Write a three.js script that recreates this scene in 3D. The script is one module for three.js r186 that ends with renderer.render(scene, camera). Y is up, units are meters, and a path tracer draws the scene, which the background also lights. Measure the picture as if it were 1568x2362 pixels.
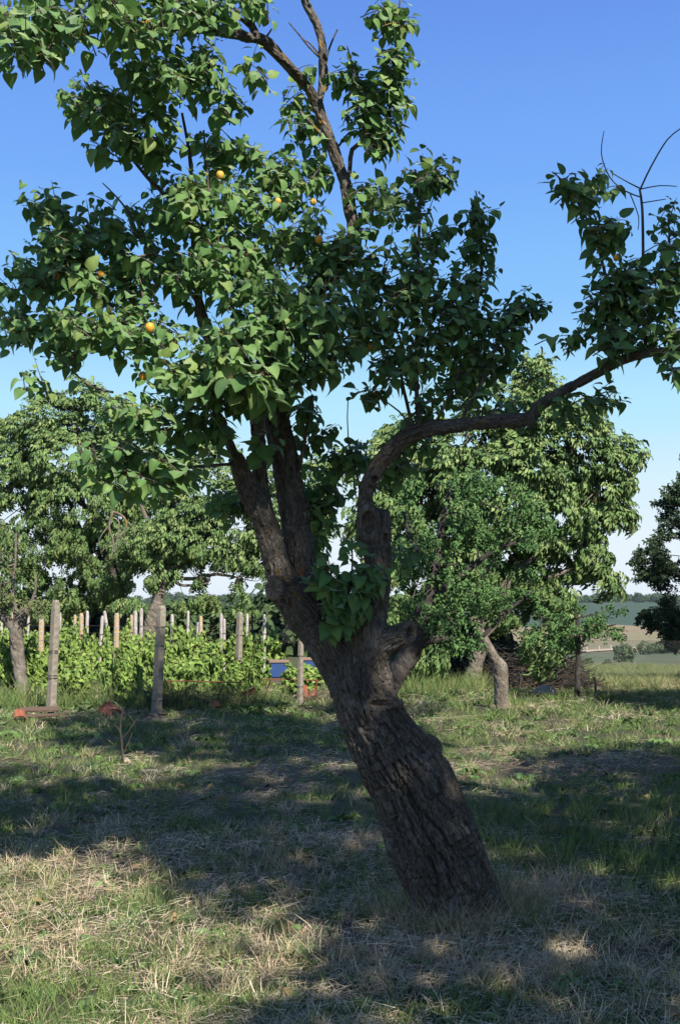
import * as THREE from 'three';
import { mergeGeometries } from 'three/addons/utils/BufferGeometryUtils.js';
import { ImprovedNoise } from 'three/addons/math/ImprovedNoise.js';

// ---------- camera, sky, sun, exposure ----------
const scene = new THREE.Scene();
const EYE = 1.6, FOV = 50, PITCH = Math.atan(219 / 2533);
const camera = new THREE.PerspectiveCamera(FOV, 679 / 1024, 0.1, 4000);
camera.position.set(0, EYE, 0);
camera.lookAt(0, EYE + Math.sin(PITCH), -Math.cos(PITCH));

const EXPOSURE = 1.85;
const SKY = [[-90, .30, .29, .24], [-2, .55, .58, .6], [0, .82, .91, .99], [3, .82, .92, 1], [6, .70, .89, 1], [10, .48, .82, 1.01], [16, .255, .555, .99], [23, .18, .41, .95], [30, .138, .31, .83], [50, .14, .245, .56], [90, .14, .22, .47]].map((r) => [r[0], r[1] / EXPOSURE, r[2] / EXPOSURE, r[3] / EXPOSURE]);
{
  const w = 64, h = 512, data = new Float32Array(w * h * 4);
  for (let j = 0; j < h; j++) {
    const el = ((j + .5) / h - .5) * 180;
    let k = 0; while (k < SKY.length - 2 && el > SKY[k + 1][0]) k++;
    const a = SKY[k], b = SKY[k + 1], t = THREE.MathUtils.smoothstep(el, a[0], b[0]) * .5 + .5 * THREE.MathUtils.clamp((el - a[0]) / (b[0] - a[0]), 0, 1);
    for (let i = 0; i < w; i++) {
      const o = (j * w + i) * 4;
      for (let c = 0; c < 3; c++) data[o + c] = a[c + 1] + (b[c + 1] - a[c + 1]) * t;
      data[o + 3] = 1;
    }
  }
  const sky = new THREE.DataTexture(data, w, h, THREE.RGBAFormat, THREE.FloatType);
  sky.mapping = THREE.EquirectangularReflectionMapping; sky.magFilter = sky.minFilter = THREE.LinearFilter; sky.needsUpdate = true;
  scene.background = sky; scene.environment = sky; scene.backgroundIntensity = 1; scene.environmentIntensity = 1;
}
const SUN_AZ = 28, SUN_EL = 42;
const sun = new THREE.DirectionalLight(new THREE.Color(1, .94, .84), 4.4);
{
  const a = SUN_AZ * Math.PI / 180, e = SUN_EL * Math.PI / 180;
  sun.position.set(Math.sin(a) * Math.cos(e), Math.sin(e), Math.cos(a) * Math.cos(e)).multiplyScalar(60).add(new THREE.Vector3(0, 0, -12));
  sun.target.position.set(0, 0, -12);
  sun.castShadow = true; sun.shadow.mapSize.set(4096, 4096); sun.shadow.radius = 1.2; sun.shadow.bias = -.0005;
  const c = sun.shadow.camera; c.left = -30; c.right = 30; c.top = 30; c.bottom = -30; c.near = 1; c.far = 140;
  scene.add(sun, sun.target);
}
const renderer = new THREE.WebGLRenderer({ antialias: true });
renderer.toneMapping = THREE.LinearToneMapping; renderer.toneMappingExposure = EXPOSURE;
scene.fog = new THREE.FogExp2(new THREE.Color(.66, .80, .92), .00007);
renderer.shadowMap.enabled = true; renderer.shadowMap.type = THREE.PCFSoftShadowMap;

// ---------- helpers ----------
const V3 = (x, y, z) => new THREE.Vector3(x, y, z);
const lerp = (a, b, t) => a + (b - a) * t, clamp = (x, a, b) => Math.min(b, Math.max(a, x)), sstep = (a, b, x) => { const t = clamp((x - a) / (b - a), 0, 1); return t * t * (3 - 2 * t); };
const rng = (s) => () => { s = (s + 0x6d2b79f5) | 0; let t = Math.imul(s ^ (s >>> 15), 1 | s); t = (t + Math.imul(t ^ (t >>> 7), 61 | t)) ^ t; return ((t ^ (t >>> 14)) >>> 0) / 4294967296; };
const perlin = new ImprovedNoise();
const N = (x, y, z = 0) => perlin.noise(x + 400.3, y + 300.7, z + 200.1);
const fbm = (x, y, z = 0) => N(x, y, z) + .5 * N(x * 2.1, y * 2.1, z * 2.1 + 9) + .25 * N(x * 4.3, y * 4.3, z * 4.3 + 17);
// The photograph was measured on a 1568 x 2362 copy; F is the focal length in its pixels.
const F = 2533, CX = 784, CY = 1181, SP = Math.sin(PITCH), CP = Math.cos(PITCH);
const ray = (vx, vy) => { const a = (vx - CX) / F, b = (CY - vy) / F; return V3(a, b * CP + SP, b * SP - CP); };
const P = (vx, vy, d) => { const r = ray(vx, vy); return r.multiplyScalar(d / -r.z).add(V3(0, EYE, 0)); };
const toPhoto = (p) => { const x = p.x, y = p.y - EYE, z = p.z, f = y * SP - z * CP, u = y * CP + z * SP; return [CX + F * x / f, CY - F * u / f, f]; };

// terrain: a flat orchard that falls away to a shallow valley and rises again to a crop field
const PROF = [[20, 1610], [30, 1586], [60, 1555], [120, 1532], [250, 1516], [400, 1505], [500, 1490], [600, 1468], [700, 1440], [900, 1410], [1150, 1388], [1500, 1392], [4000, 1405]].map(([d, y]) => [d, EYE - (y - 1400) / F * d]);
PROF[0][1] = 0;
function prof(d) { if (d <= 20) return 0; let k = 0; while (k < PROF.length - 2 && d > PROF[k + 1][0]) k++; const a = PROF[k], b = PROF[k + 1]; return lerp(a[1], b[1], (d - a[0]) / (b[0] - a[0])); }
const shiftAt = (x, d) => 22 * (1 - sstep(.02, .16, x / Math.max(d, 1)));
function H(x, z) {
  const d = -z; let h = d > 20 ? prof(Math.max(20, d - shiftAt(x, d))) : 0;
  if (d < 60) { h += .035 * N(x * .7, z * .7) * sstep(0, 4, 12 - Math.abs(d - 12) + 4) + .014 * N(x * 3.1, z * 3.1, 5); }
  else h += Math.min(3, d * .004) * N(x * .02, z * .02, 3);
  const q = Math.hypot(x - .62, z + 5.75); h += .05 * Math.exp(-q * q * 5);
  return h;
}
function groundAt(vx, vy) { const r = ray(vx, vy); let t = 2; for (let i = 0; i < 4000; i++) { const p = V3(0, EYE, 0).addScaledVector(r, t); if (p.y < H(p.x, p.z)) return p; t += Math.max(.01, t * .003); } return V3(0, EYE, 0).addScaledVector(r, t); }

const std = (o) => new THREE.MeshStandardMaterial({ roughness: .95, ...o });
const col = (r, g, b) => new THREE.Color().setRGB(r, g, b);
const taken = {};
const numbered = (n) => { const k = taken[n] = (taken[n] ?? -1) + 1; return k ? n + '_' + String(k).padStart(3, '0') : n; };
const cast = (m) => { m.castShadow = m.receiveShadow = true; return m; };
function tag(o, label, category, group, kind) { if (label) o.userData.label = label; if (category) o.userData.category = category; if (group) o.userData.group = group; if (kind) o.userData.kind = kind; return o; }
function thing(name, pos, label, category, group) { const g = new THREE.Group(); g.name = numbered(name); g.position.copy(pos); scene.add(g); return tag(g, label, category, group); }
// part: geometry given in world metres, put under its thing
function part(parent, name, geo, mat, extra) { const m = cast(new THREE.Mesh(geo, mat)); m.name = name; if (parent) { let p = parent; while (p && p.isObject3D && p !== scene) { m.position.sub(p.position); p = p.parent; } parent.add(m); } else { m.name = numbered(name); scene.add(m); } if (extra) Object.assign(m.userData, extra); return m; }
function inst(parent, name, geo, mat, mats, cols, extra) {
  const m = cast(new THREE.InstancedMesh(geo, mat, mats.length)); m.name = parent ? name : numbered(name);
  for (let i = 0; i < mats.length; i++) { m.setMatrixAt(i, mats[i]); if (cols) m.setColorAt(i, cols[i]); }
  if (parent) { m.position.sub(parent.position); parent.add(m); } else scene.add(m);
  Object.assign(m.userData, extra || {}); return m;
}
// geometry from plain arrays
function geo(pos, idx, colr, uv) { const g = new THREE.BufferGeometry(); g.setAttribute('position', new THREE.Float32BufferAttribute(pos, 3)); if (colr) g.setAttribute('color', new THREE.Float32BufferAttribute(colr, 3)); if (uv) g.setAttribute('uv', new THREE.Float32BufferAttribute(uv, 2)); g.setIndex(idx); g.computeVertexNormals(); return g; }
const catmull = (pts, step) => { // pts [{p,r}] -> evenly resampled
  const out = [], n = pts.length;
  for (let i = 0; i < n - 1; i++) {
    const a = pts[Math.max(0, i - 1)], b = pts[i], c = pts[i + 1], d = pts[Math.min(n - 1, i + 2)];
    const m = Math.max(1, Math.round(b.p.distanceTo(c.p) / step));
    for (let k = 0; k < m; k++) { const t = k / m, t2 = t * t, t3 = t2 * t; const f = (x, y, z, w) => .5 * (2 * y + (z - x) * t + (2 * x - 5 * y + 4 * z - w) * t2 + (3 * y - x - 3 * z + w) * t3);
      out.push({ p: V3(f(a.p.x, b.p.x, c.p.x, d.p.x), f(a.p.y, b.p.y, c.p.y, d.p.y), f(a.p.z, b.p.z, c.p.z, d.p.z)), r: lerp(b.r, c.r, t) }); }
  }
  out.push({ p: pts[n - 1].p.clone(), r: pts[n - 1].r }); return out;
};
const trace = (list, depth) => list.map(([x, y, r, d]) => { const dd = d ?? depth; return { p: P(x, y, dd), r: r * dd / F }; });
function frames(pts) { // parallel transport; distance along
  let u = null, s = 0;
  pts.forEach((q, i) => {
    const t = pts[Math.min(i + 1, pts.length - 1)].p.clone().sub(pts[Math.max(i - 1, 0)].p).normalize();
    if (!u) { u = Math.abs(t.z) < .9 ? V3(0, 0, 1) : V3(1, 0, 0); }
    u = u.clone().addScaledVector(t, -u.dot(t)).normalize();
    if (i) s += q.p.distanceTo(pts[i - 1].p);
    q.t = t; q.u = u; q.v = t.clone().cross(u); q.s = s;
  });
  return pts;
}
const barkHeight = (x, y, s, f, seed) => { // long plates between furrows; x, y across the limb, s along it, f the width of a plate
  const wx = x / f + .5 * N(x / f * .6, s / f * .25, seed + 3), wy = y / f + .5 * N(y / f * .6, s / f * .25, seed + 7), ws = s / (f * 6) + .35 * N(x / f * .8, y / f * .8, s / f * .4 + seed);
  const a = Math.abs(N(wx, wy, ws + seed)), b = Math.abs(N(wx * 1.9 + 5, wy * 1.9, ws * 1.6 + seed + 11));
  return sstep(.015, .17, a) * .72 + sstep(.0, .15, b) * .28;
};
const BARK = { apricot: [[.155, .127, .102], [.235, .2, .165], [.115, .092, .073]], pale: [[.27, .225, .175], [.38, .335, .275], [.2, .165, .125]], dark: [[.085, .07, .06], [.13, .115, .10], [.065, .052, .044]] };
function barkColor(p, kind, lich, out) {
  const [a, b, c] = BARK[kind], n = fbm(p.x * 9, p.y * 5, p.z * 9), m = N(p.x * 41, p.y * 23, p.z * 41), q = clamp(.5 + .6 * n + .35 * m, 0, 1);
  for (let k = 0; k < 3; k++) out[k] = q < .5 ? lerp(c[k], a[k], q * 2) : lerp(a[k], b[k], q * 2 - 1);
  const fine = .82 + .36 * (.5 + N(p.x * 130, p.y * 60, p.z * 130)); for (let k = 0; k < 3; k++) out[k] *= fine;
  const l = N(p.x * 17 + 50, p.y * 15, p.z * 17) + .45 * N(p.x * 60, p.y * 60, p.z * 60 + 9);
  if (l > .62 - lich) { out[0] = .42; out[1] = .235; out[2] = .03; }
  else { const g = N(p.x * 20 + 90, p.y * 20, p.z * 20) + .4 * N(p.x * 70, p.y * 70, p.z * 70); if (g > .66 - lich * .6) { out[0] = .27; out[1] = .275; out[2] = .225; } }
  return out;
}
// a tapered limb swept along its points, bark cut into it
function tube(pts, seg, kind = 'apricot', lich = .05, amp = .1, seed = 0, closeEnds = true) {
  frames(pts); const pos = [], idx = [], cl = [], uv = [], c = [0, 0, 0];
  pts.forEach((q) => { for (let j = 0; j < seg; j++) { const a = Math.PI + j / seg * 6.28318, cx = Math.cos(a), cy = Math.sin(a); let r = q.r; if (amp && q.r > .008) r += q.r * amp * (1.6 * (barkHeight(cx * q.r, cy * q.r, q.s, clamp(q.r * .4, .014, .032), seed) - .6) + .9 * N(q.p.x * 7 + cx, q.p.y * 7, q.p.z * 7 + cy));
    const x = q.p.x + (q.u.x * cx + q.v.x * cy) * r, y = q.p.y + (q.u.y * cx + q.v.y * cy) * r, z = q.p.z + (q.u.z * cx + q.v.z * cy) * r;
    pos.push(x, y, z); uv.push(j / seg * 6.28 * q.r / .5 + seed * .37, q.s / .5); barkColor({ x, y, z }, kind, lich, c); cl.push(...c); } });
  const n = pts.length;
  for (let i = 0; i < n - 1; i++) for (let j = 0; j < seg; j++) { const a = i * seg + j, b = i * seg + (j + 1) % seg; idx.push(a, b, a + seg, b, b + seg, a + seg); }
  if (closeEnds) for (const [k, f] of [[0, 1], [n - 1, 0]]) { const o = pos.length / 3; pos.push(pts[k].p.x, pts[k].p.y, pts[k].p.z); uv.push(0, pts[k].s / .5); barkColor(pts[k].p, kind, lich, c); cl.push(...c); for (let j = 0; j < seg; j++) { const a = k * seg + j, b = k * seg + (j + 1) % seg; f ? idx.push(o, b, a) : idx.push(o, a, b); } }
  return geo(pos, idx, cl, uv);
}
function noiseTex(size, fn, srgb = true) { const d = new Uint8Array(size * size * 4); for (let j = 0; j < size; j++) for (let i = 0; i < size; i++) { const c = fn(i / size, j / size, i, j), o = (j * size + i) * 4; d[o] = c[0]; d[o + 1] = c[1]; d[o + 2] = c[2]; d[o + 3] = 255; } const t = new THREE.DataTexture(d, size, size); t.wrapS = t.wrapT = THREE.RepeatWrapping; t.magFilter = t.minFilter = THREE.LinearFilter; if (srgb) t.colorSpace = THREE.SRGBColorSpace; t.needsUpdate = true; return t; }
// half a metre of bark: relief of fine cracks, and a grain of grey and brown flecks that does not follow it
const wrapN = (u, v, a, b, z) => { const A = u * 6.28318, B = v * 6.28318; return N(Math.cos(A) * a + Math.cos(B) * b * .37, Math.sin(A) * a + z, Math.sin(B) * b + Math.cos(B) * b * .6); };
const barkRelief = noiseTex(512, (u, v) => { const a = Math.abs(wrapN(u + .012 * wrapN(u, v, 2, 3, 8), v, 7, 1.3, 1)), b = Math.abs(wrapN(u, v, 15, 2.6, 5)), q = 255 * clamp(.6 * sstep(.0, .16, a) + .3 * sstep(0, .14, b) + .1 + .12 * wrapN(u, v, 40, 30, 3), 0, 1); return [q, q, q]; }, false);
const barkGrain = noiseTex(512, (u, v) => { const q = clamp(214 + 70 * wrapN(u, v, 11, 4, 21) + 60 * wrapN(u, v, 32, 12, 31) + 40 * wrapN(u, v, 70, 60, 41), 120, 255), w = 12 * wrapN(u, v, 5, 3, 51); return [clamp(q + w, 0, 255), q, clamp(q - w, 0, 255)]; });
const barkMat = std({ vertexColors: true, roughness: .93, map: barkGrain, bumpMap: barkRelief, bumpScale: .009 });
const twig = (a, b, r0, r1, bend, R, kind = 'apricot', seg = 5) => { const m = a.clone().lerp(b, .5).add(V3((R() - .5) * bend, (R() - .5) * bend, (R() - .5) * bend)); return tube(catmull([{ p: a, r: r0 }, { p: m, r: (r0 + r1) / 2 }, { p: b, r: r1 }], a.distanceTo(b) / 5), seg, kind, .02, 0); };

// ---------- ground ----------
// crumbs of soil and bits of straw, 1.7 m to the tile
const soil = (() => {
  const S = 1024, v = new Float32Array(S * S).fill(.8), R = rng(5);
  for (let k = 0; k < 60000; k++) { const x = R() * S | 0, y = R() * S | 0, s = 1 + R() * 3 | 0, t = .6 + R() * .55; for (let a = 0; a < s; a++) for (let b = 0; b < s; b++) v[((y + a) % S) * S + (x + b) % S] = t; }
  for (let k = 0; k < 5200; k++) { let x = R() * S, y = R() * S; const a = R() * 6.283, l = 12 + R() * 46, t = .9 + R() * .5; for (let i = 0; i < l; i++) { x += Math.cos(a); y += Math.sin(a); v[((y + S) % S | 0) * S + ((x + S) % S | 0)] = t; } }
  return noiseTex(S, (u, w, i, j) => { const q = clamp(v[j * S + i] * 235, 60, 255); return [q, q * .985, q * .95]; });
})();
const patch = (vx, vy, rx, ry) => { const c = groundAt(vx, vy), e = groundAt(vx + rx, vy), n = groundAt(vx, vy + ry), f = groundAt(vx, Math.max(1500, vy - ry)); return { x: c.x, z: c.z, rx: Math.abs(e.x - c.x), rz: Math.max(.15, Math.abs(n.z - f.z) / 2) }; };
const inPatch = (p, x, z) => { const a = (x - p.x) / p.rx, b = (z - p.z) / p.rz; return Math.exp(-(a * a + b * b)); };
const GREEN = [[120, 2350, 330, 70, 1.1], [760, 2345, 260, 40, .9], [150, 2130, 170, 60, .55], [60, 2060, 90, 40, .5], [1450, 1930, 230, 90, 1.3], [1180, 1920, 120, 60, .8], [60, 1800, 300, 70, .8], [480, 1890, 160, 30, .5], [790, 1860, 60, 40, .9], [1540, 2100, 60, 120, .5], [480, 2130, 120, 40, .4], [1100, 2330, 90, 30, .5], [330, 2230, 80, 40, .5], [520, 2300, 90, 30, .6]].map(([a, b, c, d, w]) => ({ ...patch(a, b, c, d), w }));
const BARE = [[640, 1780, 210, 28, 1.1], [540, 1840, 190, 26, .9], [1230, 1775, 230, 26, 1.1], [1480, 1765, 130, 20, .7], [860, 1750, 150, 18, .8], [1230, 1665, 80, 8, .5], [1040, 1660, 60, 8, .5], [1400, 1655, 90, 8, .5], [300, 1880, 120, 20, .6], [1180, 1850, 70, 18, .6], [200, 1650, 200, 10, .8], [450, 1635, 150, 14, 1]].map(([a, b, c, d, w]) => ({ ...patch(a, b, c, d), w }));
const STRAW = [[230, 2000, 190, 40, 1], [640, 2020, 220, 45, 1], [1100, 2230, 330, 110, 1], [1300, 2080, 160, 60, 1.2], [700, 2180, 200, 50, .8], [1000, 2130, 140, 40, 1]].map(([a, b, c, d, w]) => ({ ...patch(a, b, c, d), w }));
const sumP = (L, x, z) => { let s = 0; for (const p of L) s += p.w * inPatch(p, x, z); return s; };
function cover(x, z) { // what grows here: green, dry, bare (0..1 each)
  const d = -z, n = fbm(x * .9, z * .9, 2), m = N(x * 3.7, z * 3.7, 4);
  // a ragged island of mown, dried-out grass lies round the apricot tree; the lawn about it is green
  const dry = 1 - sstep(3.3, 4.6, Math.hypot((x - .2) * .8, z + 4.6) + 1.3 * n + .5 * m);
  const g = clamp(lerp(1.08, .47, dry) + sumP(GREEN, x, z) * .6 - sumP(STRAW, x, z) * .35 + n * .42 + m * .3, 0, 1);
  const b = clamp(sumP(BARE, x, z) * 1.15 + (n * .5 + m * .4) * .7 - .15, 0, 1);
  return { g, b };
}
const line = (a, b, n, geomet) => Array.from({ length: n }, (_, i) => geomet ? a * Math.pow(b / a, i / (n - 1)) : lerp(a, b, i / (n - 1)));
{
  const xs = [...line(9, 2600, 46, true).reverse().map((v) => -v), ...line(-8.9, 8.9, 220).slice(0), ...line(9, 2600, 46, true)];
  const zs = [...line(3, 300, 22, true).reverse(), ...line(2.9, -27, 330), ...line(27.2, 3000, 150, true).map((v) => -v)];
  const pos = [], cl = [], uv = [], idx = [], c = [0, 0, 0];
  const mix = (q, t) => { for (let k = 0; k < 3; k++) c[k] = lerp(c[k], q[k], t); };
  for (const z of zs) for (const x of xs) {
    const d = -z, y = H(x, z); pos.push(x, y, z); uv.push(x / 1.7, z / 1.7);
    if (d < 27) {
      const { g, b } = cover(x, z), n = fbm(x * 2.3, z * 2.3, 8);
      c[0] = .18 + .04 * n; c[1] = .138 + .03 * n; c[2] = .09 + .02 * n; mix([.07, .09, .035], g * .75); mix([.175, .13, .092], b * .85);
      const e = d > 20 ? sstep(20, 24, d) * sstep(.02, .12, x / d) : 0; mix([.14, .17, .055], e);
    } else {
      const e = d - shiftAt(x, d), n = fbm(x * .05, z * .03, 8) + .6 * N(x * .3, z * .22, 4);
      const a = e / d; void a;
      if (e < 60) { c[0] = .16; c[1] = .18; c[2] = .06; mix([.12, .15, .065], clamp(.5 + n * .5, 0, 1)); }
      else if (e < 150) { c[0] = .18; c[1] = .185; c[2] = .085; mix([.26, .2, .145], clamp(.35 + n * .9 + x / d * 1.2 - .2, 0, 1)); }
      else if (e < 395) { c[0] = .12; c[1] = .165; c[2] = .07; mix([.19, .19, .11], clamp(.2 + n * .6, 0, 1)); }
      else if (e < 700) { c[0] = .34; c[1] = .29; c[2] = .15; mix([.40, .28, .18], clamp(n + sstep(610, 690, e) * .8 - .1, 0, 1)); mix([.17, .20, .085], clamp(n * 1.5 - .05, 0, .8) * sstep(690, 560, e)); mix([.38, .31, .13], sstep(470, 430, e) * .6); }
      else if (e < 1140) { c[0] = .05 + .008 * n; c[1] = .10 + .012 * n; c[2] = .052; }
      else { c[0] = .05; c[1] = .07; c[2] = .04; }
    }
    cl.push(...c);
  }
  const nx = xs.length;
  for (let j = 0; j < zs.length - 1; j++) for (let i = 0; i < nx - 1; i++) { const a = j * nx + i; idx.push(a, a + 1, a + nx, a + 1, a + nx + 1, a + nx); }
  const g = part(null, 'ground', geo(pos, idx, cl, uv), std({ vertexColors: true, map: soil, bumpMap: soil, bumpScale: .012, roughness: 1 }));
  tag(g, 'orchard ground of dry grass and bare soil falling to fields', 'ground', null, 'structure');
}
// dirt road across the valley
{
  const way = [[1180, 1521], [1270, 1514], [1350, 1504.5], [1440, 1498], [1490, 1494], [1568, 1488], [1680, 1481]].map(([x, y]) => groundAt(x, y)), pos = [], idx = [];
  const c = new THREE.CatmullRomCurve3(way).getPoints(60);
  c.forEach((p, i) => { const w = 9; pos.push(p.x, H(p.x, p.z - w / 2) + .35, p.z - w / 2, p.x, H(p.x, p.z + w / 2) + .35, p.z + w / 2); if (i) { const a = i * 2 - 2; idx.push(a, a + 1, a + 2, a + 1, a + 3, a + 2); } });
  const g = geo(pos, idx); if (g.attributes.normal.getY(0) < 0) { g.setIndex(idx.reverse()); g.computeVertexNormals(); }
  tag(part(null, 'dirt_road', g, std({ color: col(.46, .37, .25) })), 'pale dirt road crossing the far valley', 'road', null, 'structure');
}

// ---------- leaves ----------
function leafGeo({ len = 1, wid = .86, prof: pr, fold = .22, curl = .3, petiole = .35, seed = 1, vein = 1.25, stalk = [2.2, .55, .6] }) { // base at origin, tip +y, face +z
  const R = rng(seed), pos = [], idx = [], cl = [], st = pr || [[0, .02], [.04, .25], [.13, .41], [.27, .49], [.43, .5], [.59, .44], [.75, .30], [.88, .14], [1, 0]];
  const tw = (R() - .5) * .35;
  st.forEach(([t, w], i) => {
    const y = petiole + t * len, z = -curl * t * t * len, hw = w * wid, wave = (R() - .5) * .05, up = fold * hw, sx = Math.sin(tw * t), cx = Math.cos(tw * t);
    const A = [[-hw, up + wave], [0, 0], [hw, up - wave]];
    A.forEach(([x, q], j) => { pos.push(x * cx - q * sx, y, z + x * sx + q * cx); const b = j === 1 ? vein : 1; cl.push(b, b, b * .95); });
    if (i) { const a = (i - 1) * 3; idx.push(a, a + 1, a + 3, a + 1, a + 4, a + 3, a + 1, a + 2, a + 4, a + 2, a + 5, a + 4); }
  });
  if (petiole) { const o = pos.length / 3, w = .017; pos.push(-w, 0, 0, w, 0, 0, -w, petiole, 0, w, petiole, 0); for (let k = 0; k < 4; k++) cl.push(...stalk); idx.push(o, o + 1, o + 2, o + 1, o + 3, o + 2); }
  return geo(pos, idx, cl);
}
const leafMat = (r, g, b, o = {}) => new THREE.MeshPhysicalMaterial({ color: col(r, g, b), vertexColors: true, side: THREE.DoubleSide, roughness: 1, transmission: .34, thickness: 0, ior: 1.4, clearcoat: .32, clearcoatRoughness: .42, ...o });
const APR = [0, 1, 2, 3].map((k) => leafGeo({ wid: [.86, .8, .92, .82][k], fold: [.2, .38, .12, .5][k], curl: [.28, .5, .12, .65][k], seed: 40 + k }));
const aprMat = leafMat(1, 1, 1);
const aprTints = [col(.096, .195, .046), col(.118, .225, .056), col(.078, .168, .042), col(.145, .25, .066), col(.1, .202, .048), col(.084, .18, .046), col(.09, .188, .045), col(.108, .205, .047), col(.076, .165, .043), col(.16, .235, .056)];
const aprMats = aprTints.map((c) => leafMat(c.r, c.g, c.b));
const _q = new THREE.Quaternion(), _m = new THREE.Matrix4();
function leafMatrix(p, dir, normalHint, size) { // y along dir, z near normalHint
  const y = dir.clone().normalize(), z = normalHint.clone().addScaledVector(y, -normalHint.dot(y)).normalize(), x = y.clone().cross(z);
  return new THREE.Matrix4().makeBasis(x, y, z).scale(V3(size, size, size)).setPosition(p);
}
// leaves set in turn along a shoot
function dress(list, pts, R, { gap = .035, size = .075, droop = .8, from = .1, jitter = .25, taper = .25, light = V3(.3, .75, .55) }) {
  let s = 0, next = from * .3, a = R() * 6.28; const total = pts.reduce((t, q, i) => i ? t + q.p.distanceTo(pts[i - 1].p) : 0, 0); frames(pts); next = total * from;
  for (let i = 0; i < pts.length - 1; i++) {
    const q = pts[i], l = q.p.distanceTo(pts[i + 1].p);
    while (next <= s + l) {
      const f = (next - s) / l, p = q.p.clone().lerp(pts[i + 1].p, f); a += 2.4 + (R() - .5) * .7;
      const out = q.u.clone().multiplyScalar(Math.cos(a)).addScaledVector(q.v, Math.sin(a));
      const dir = out.clone().addScaledVector(q.t, .35).add(V3((R() - .5) * jitter * 2, -droop * (.45 + R() * .9), (R() - .5) * jitter * 2)).normalize();
      const nrm = light.clone().addScaledVector(out, .55).add(V3((R() - .5) * .9, (R() - .5) * .5, (R() - .5) * .9));
      const tip = 1 - taper * sstep(.6, 1, next / total);
      list.push({ m: leafMatrix(p, dir, nrm, size * tip * (.72 + R() * .5)), p, k: R() * 4 | 0, c: R() });
      next += gap * (.7 + R() * .6);
    }
    s += l;
  }
}
// the leaves that show largest become parts of their own, the others one part
function hang(tree, leaves, geos, tints, mats, mat, name = 'leaf', own = 300, massName = 'foliage', reach = 1.02) {
  const scored = leaves.map((l) => { const [x, y, f] = toPhoto(l.p), s = l.m.getMaxScaleOnAxis(); return { l, s: f > .3 && x > 0 && x < 1568 && y > 0 && y < 2362 ? s / f : 0 }; }).sort((a, b) => b.s - a.s);
  const single = own ? scored.filter((q) => q.s > 0).slice(0, own).map((q) => q.l) : [], set = new Set(single);
  single.forEach((l) => { const m = cast(new THREE.Mesh(geos[l.k % geos.length], mats[(l.c * mats.length) | 0])); m.name = name; l.m.decompose(m.position, m.quaternion, m.scale); m.position.sub(tree.position); tree.add(m); });
  const rest = leaves.filter((l) => !set.has(l)); if (rest.length) part(tree, massName, bake(rest, geos, tints), mat, { kind: 'stuff' });
}
function bake(leaves, geos, tints) { // many leaves as one geometry
  let nv = 0, ni = 0; for (const l of leaves) { const g = geos[l.k % geos.length]; nv += g.attributes.position.count; ni += g.index.count; }
  const pos = new Float32Array(nv * 3), nor = new Float32Array(nv * 3), cl = new Float32Array(nv * 3), idx = new Uint32Array(ni), v = V3(), R = rng(77); let o = 0, q = 0; const nm = new THREE.Matrix3();
  for (const l of leaves) {
    const g = geos[l.k % geos.length], P0 = g.attributes.position, N0 = g.attributes.normal, C0 = g.attributes.color, t = tints[(l.c * tints.length) | 0], w = .85 + R() * .32; nm.getNormalMatrix(l.m);
    for (let i = 0; i < P0.count; i++) { v.fromBufferAttribute(P0, i).applyMatrix4(l.m); pos.set([v.x, v.y, v.z], (o + i) * 3); v.fromBufferAttribute(N0, i).applyMatrix3(nm).normalize(); nor.set([v.x, v.y, v.z], (o + i) * 3); cl.set([C0.getX(i) * t.r * w, C0.getY(i) * t.g * w, C0.getZ(i) * t.b * w], (o + i) * 3); }
    for (let i = 0; i < g.index.count; i++) idx[q++] = g.index.array[i] + o; o += P0.count;
  }
  const g = new THREE.BufferGeometry(); g.setAttribute('position', new THREE.BufferAttribute(pos, 3)); g.setAttribute('normal', new THREE.BufferAttribute(nor, 3)); g.setAttribute('color', new THREE.BufferAttribute(cl, 3)); g.setIndex(new THREE.BufferAttribute(idx, 1)); return g;
}

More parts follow.
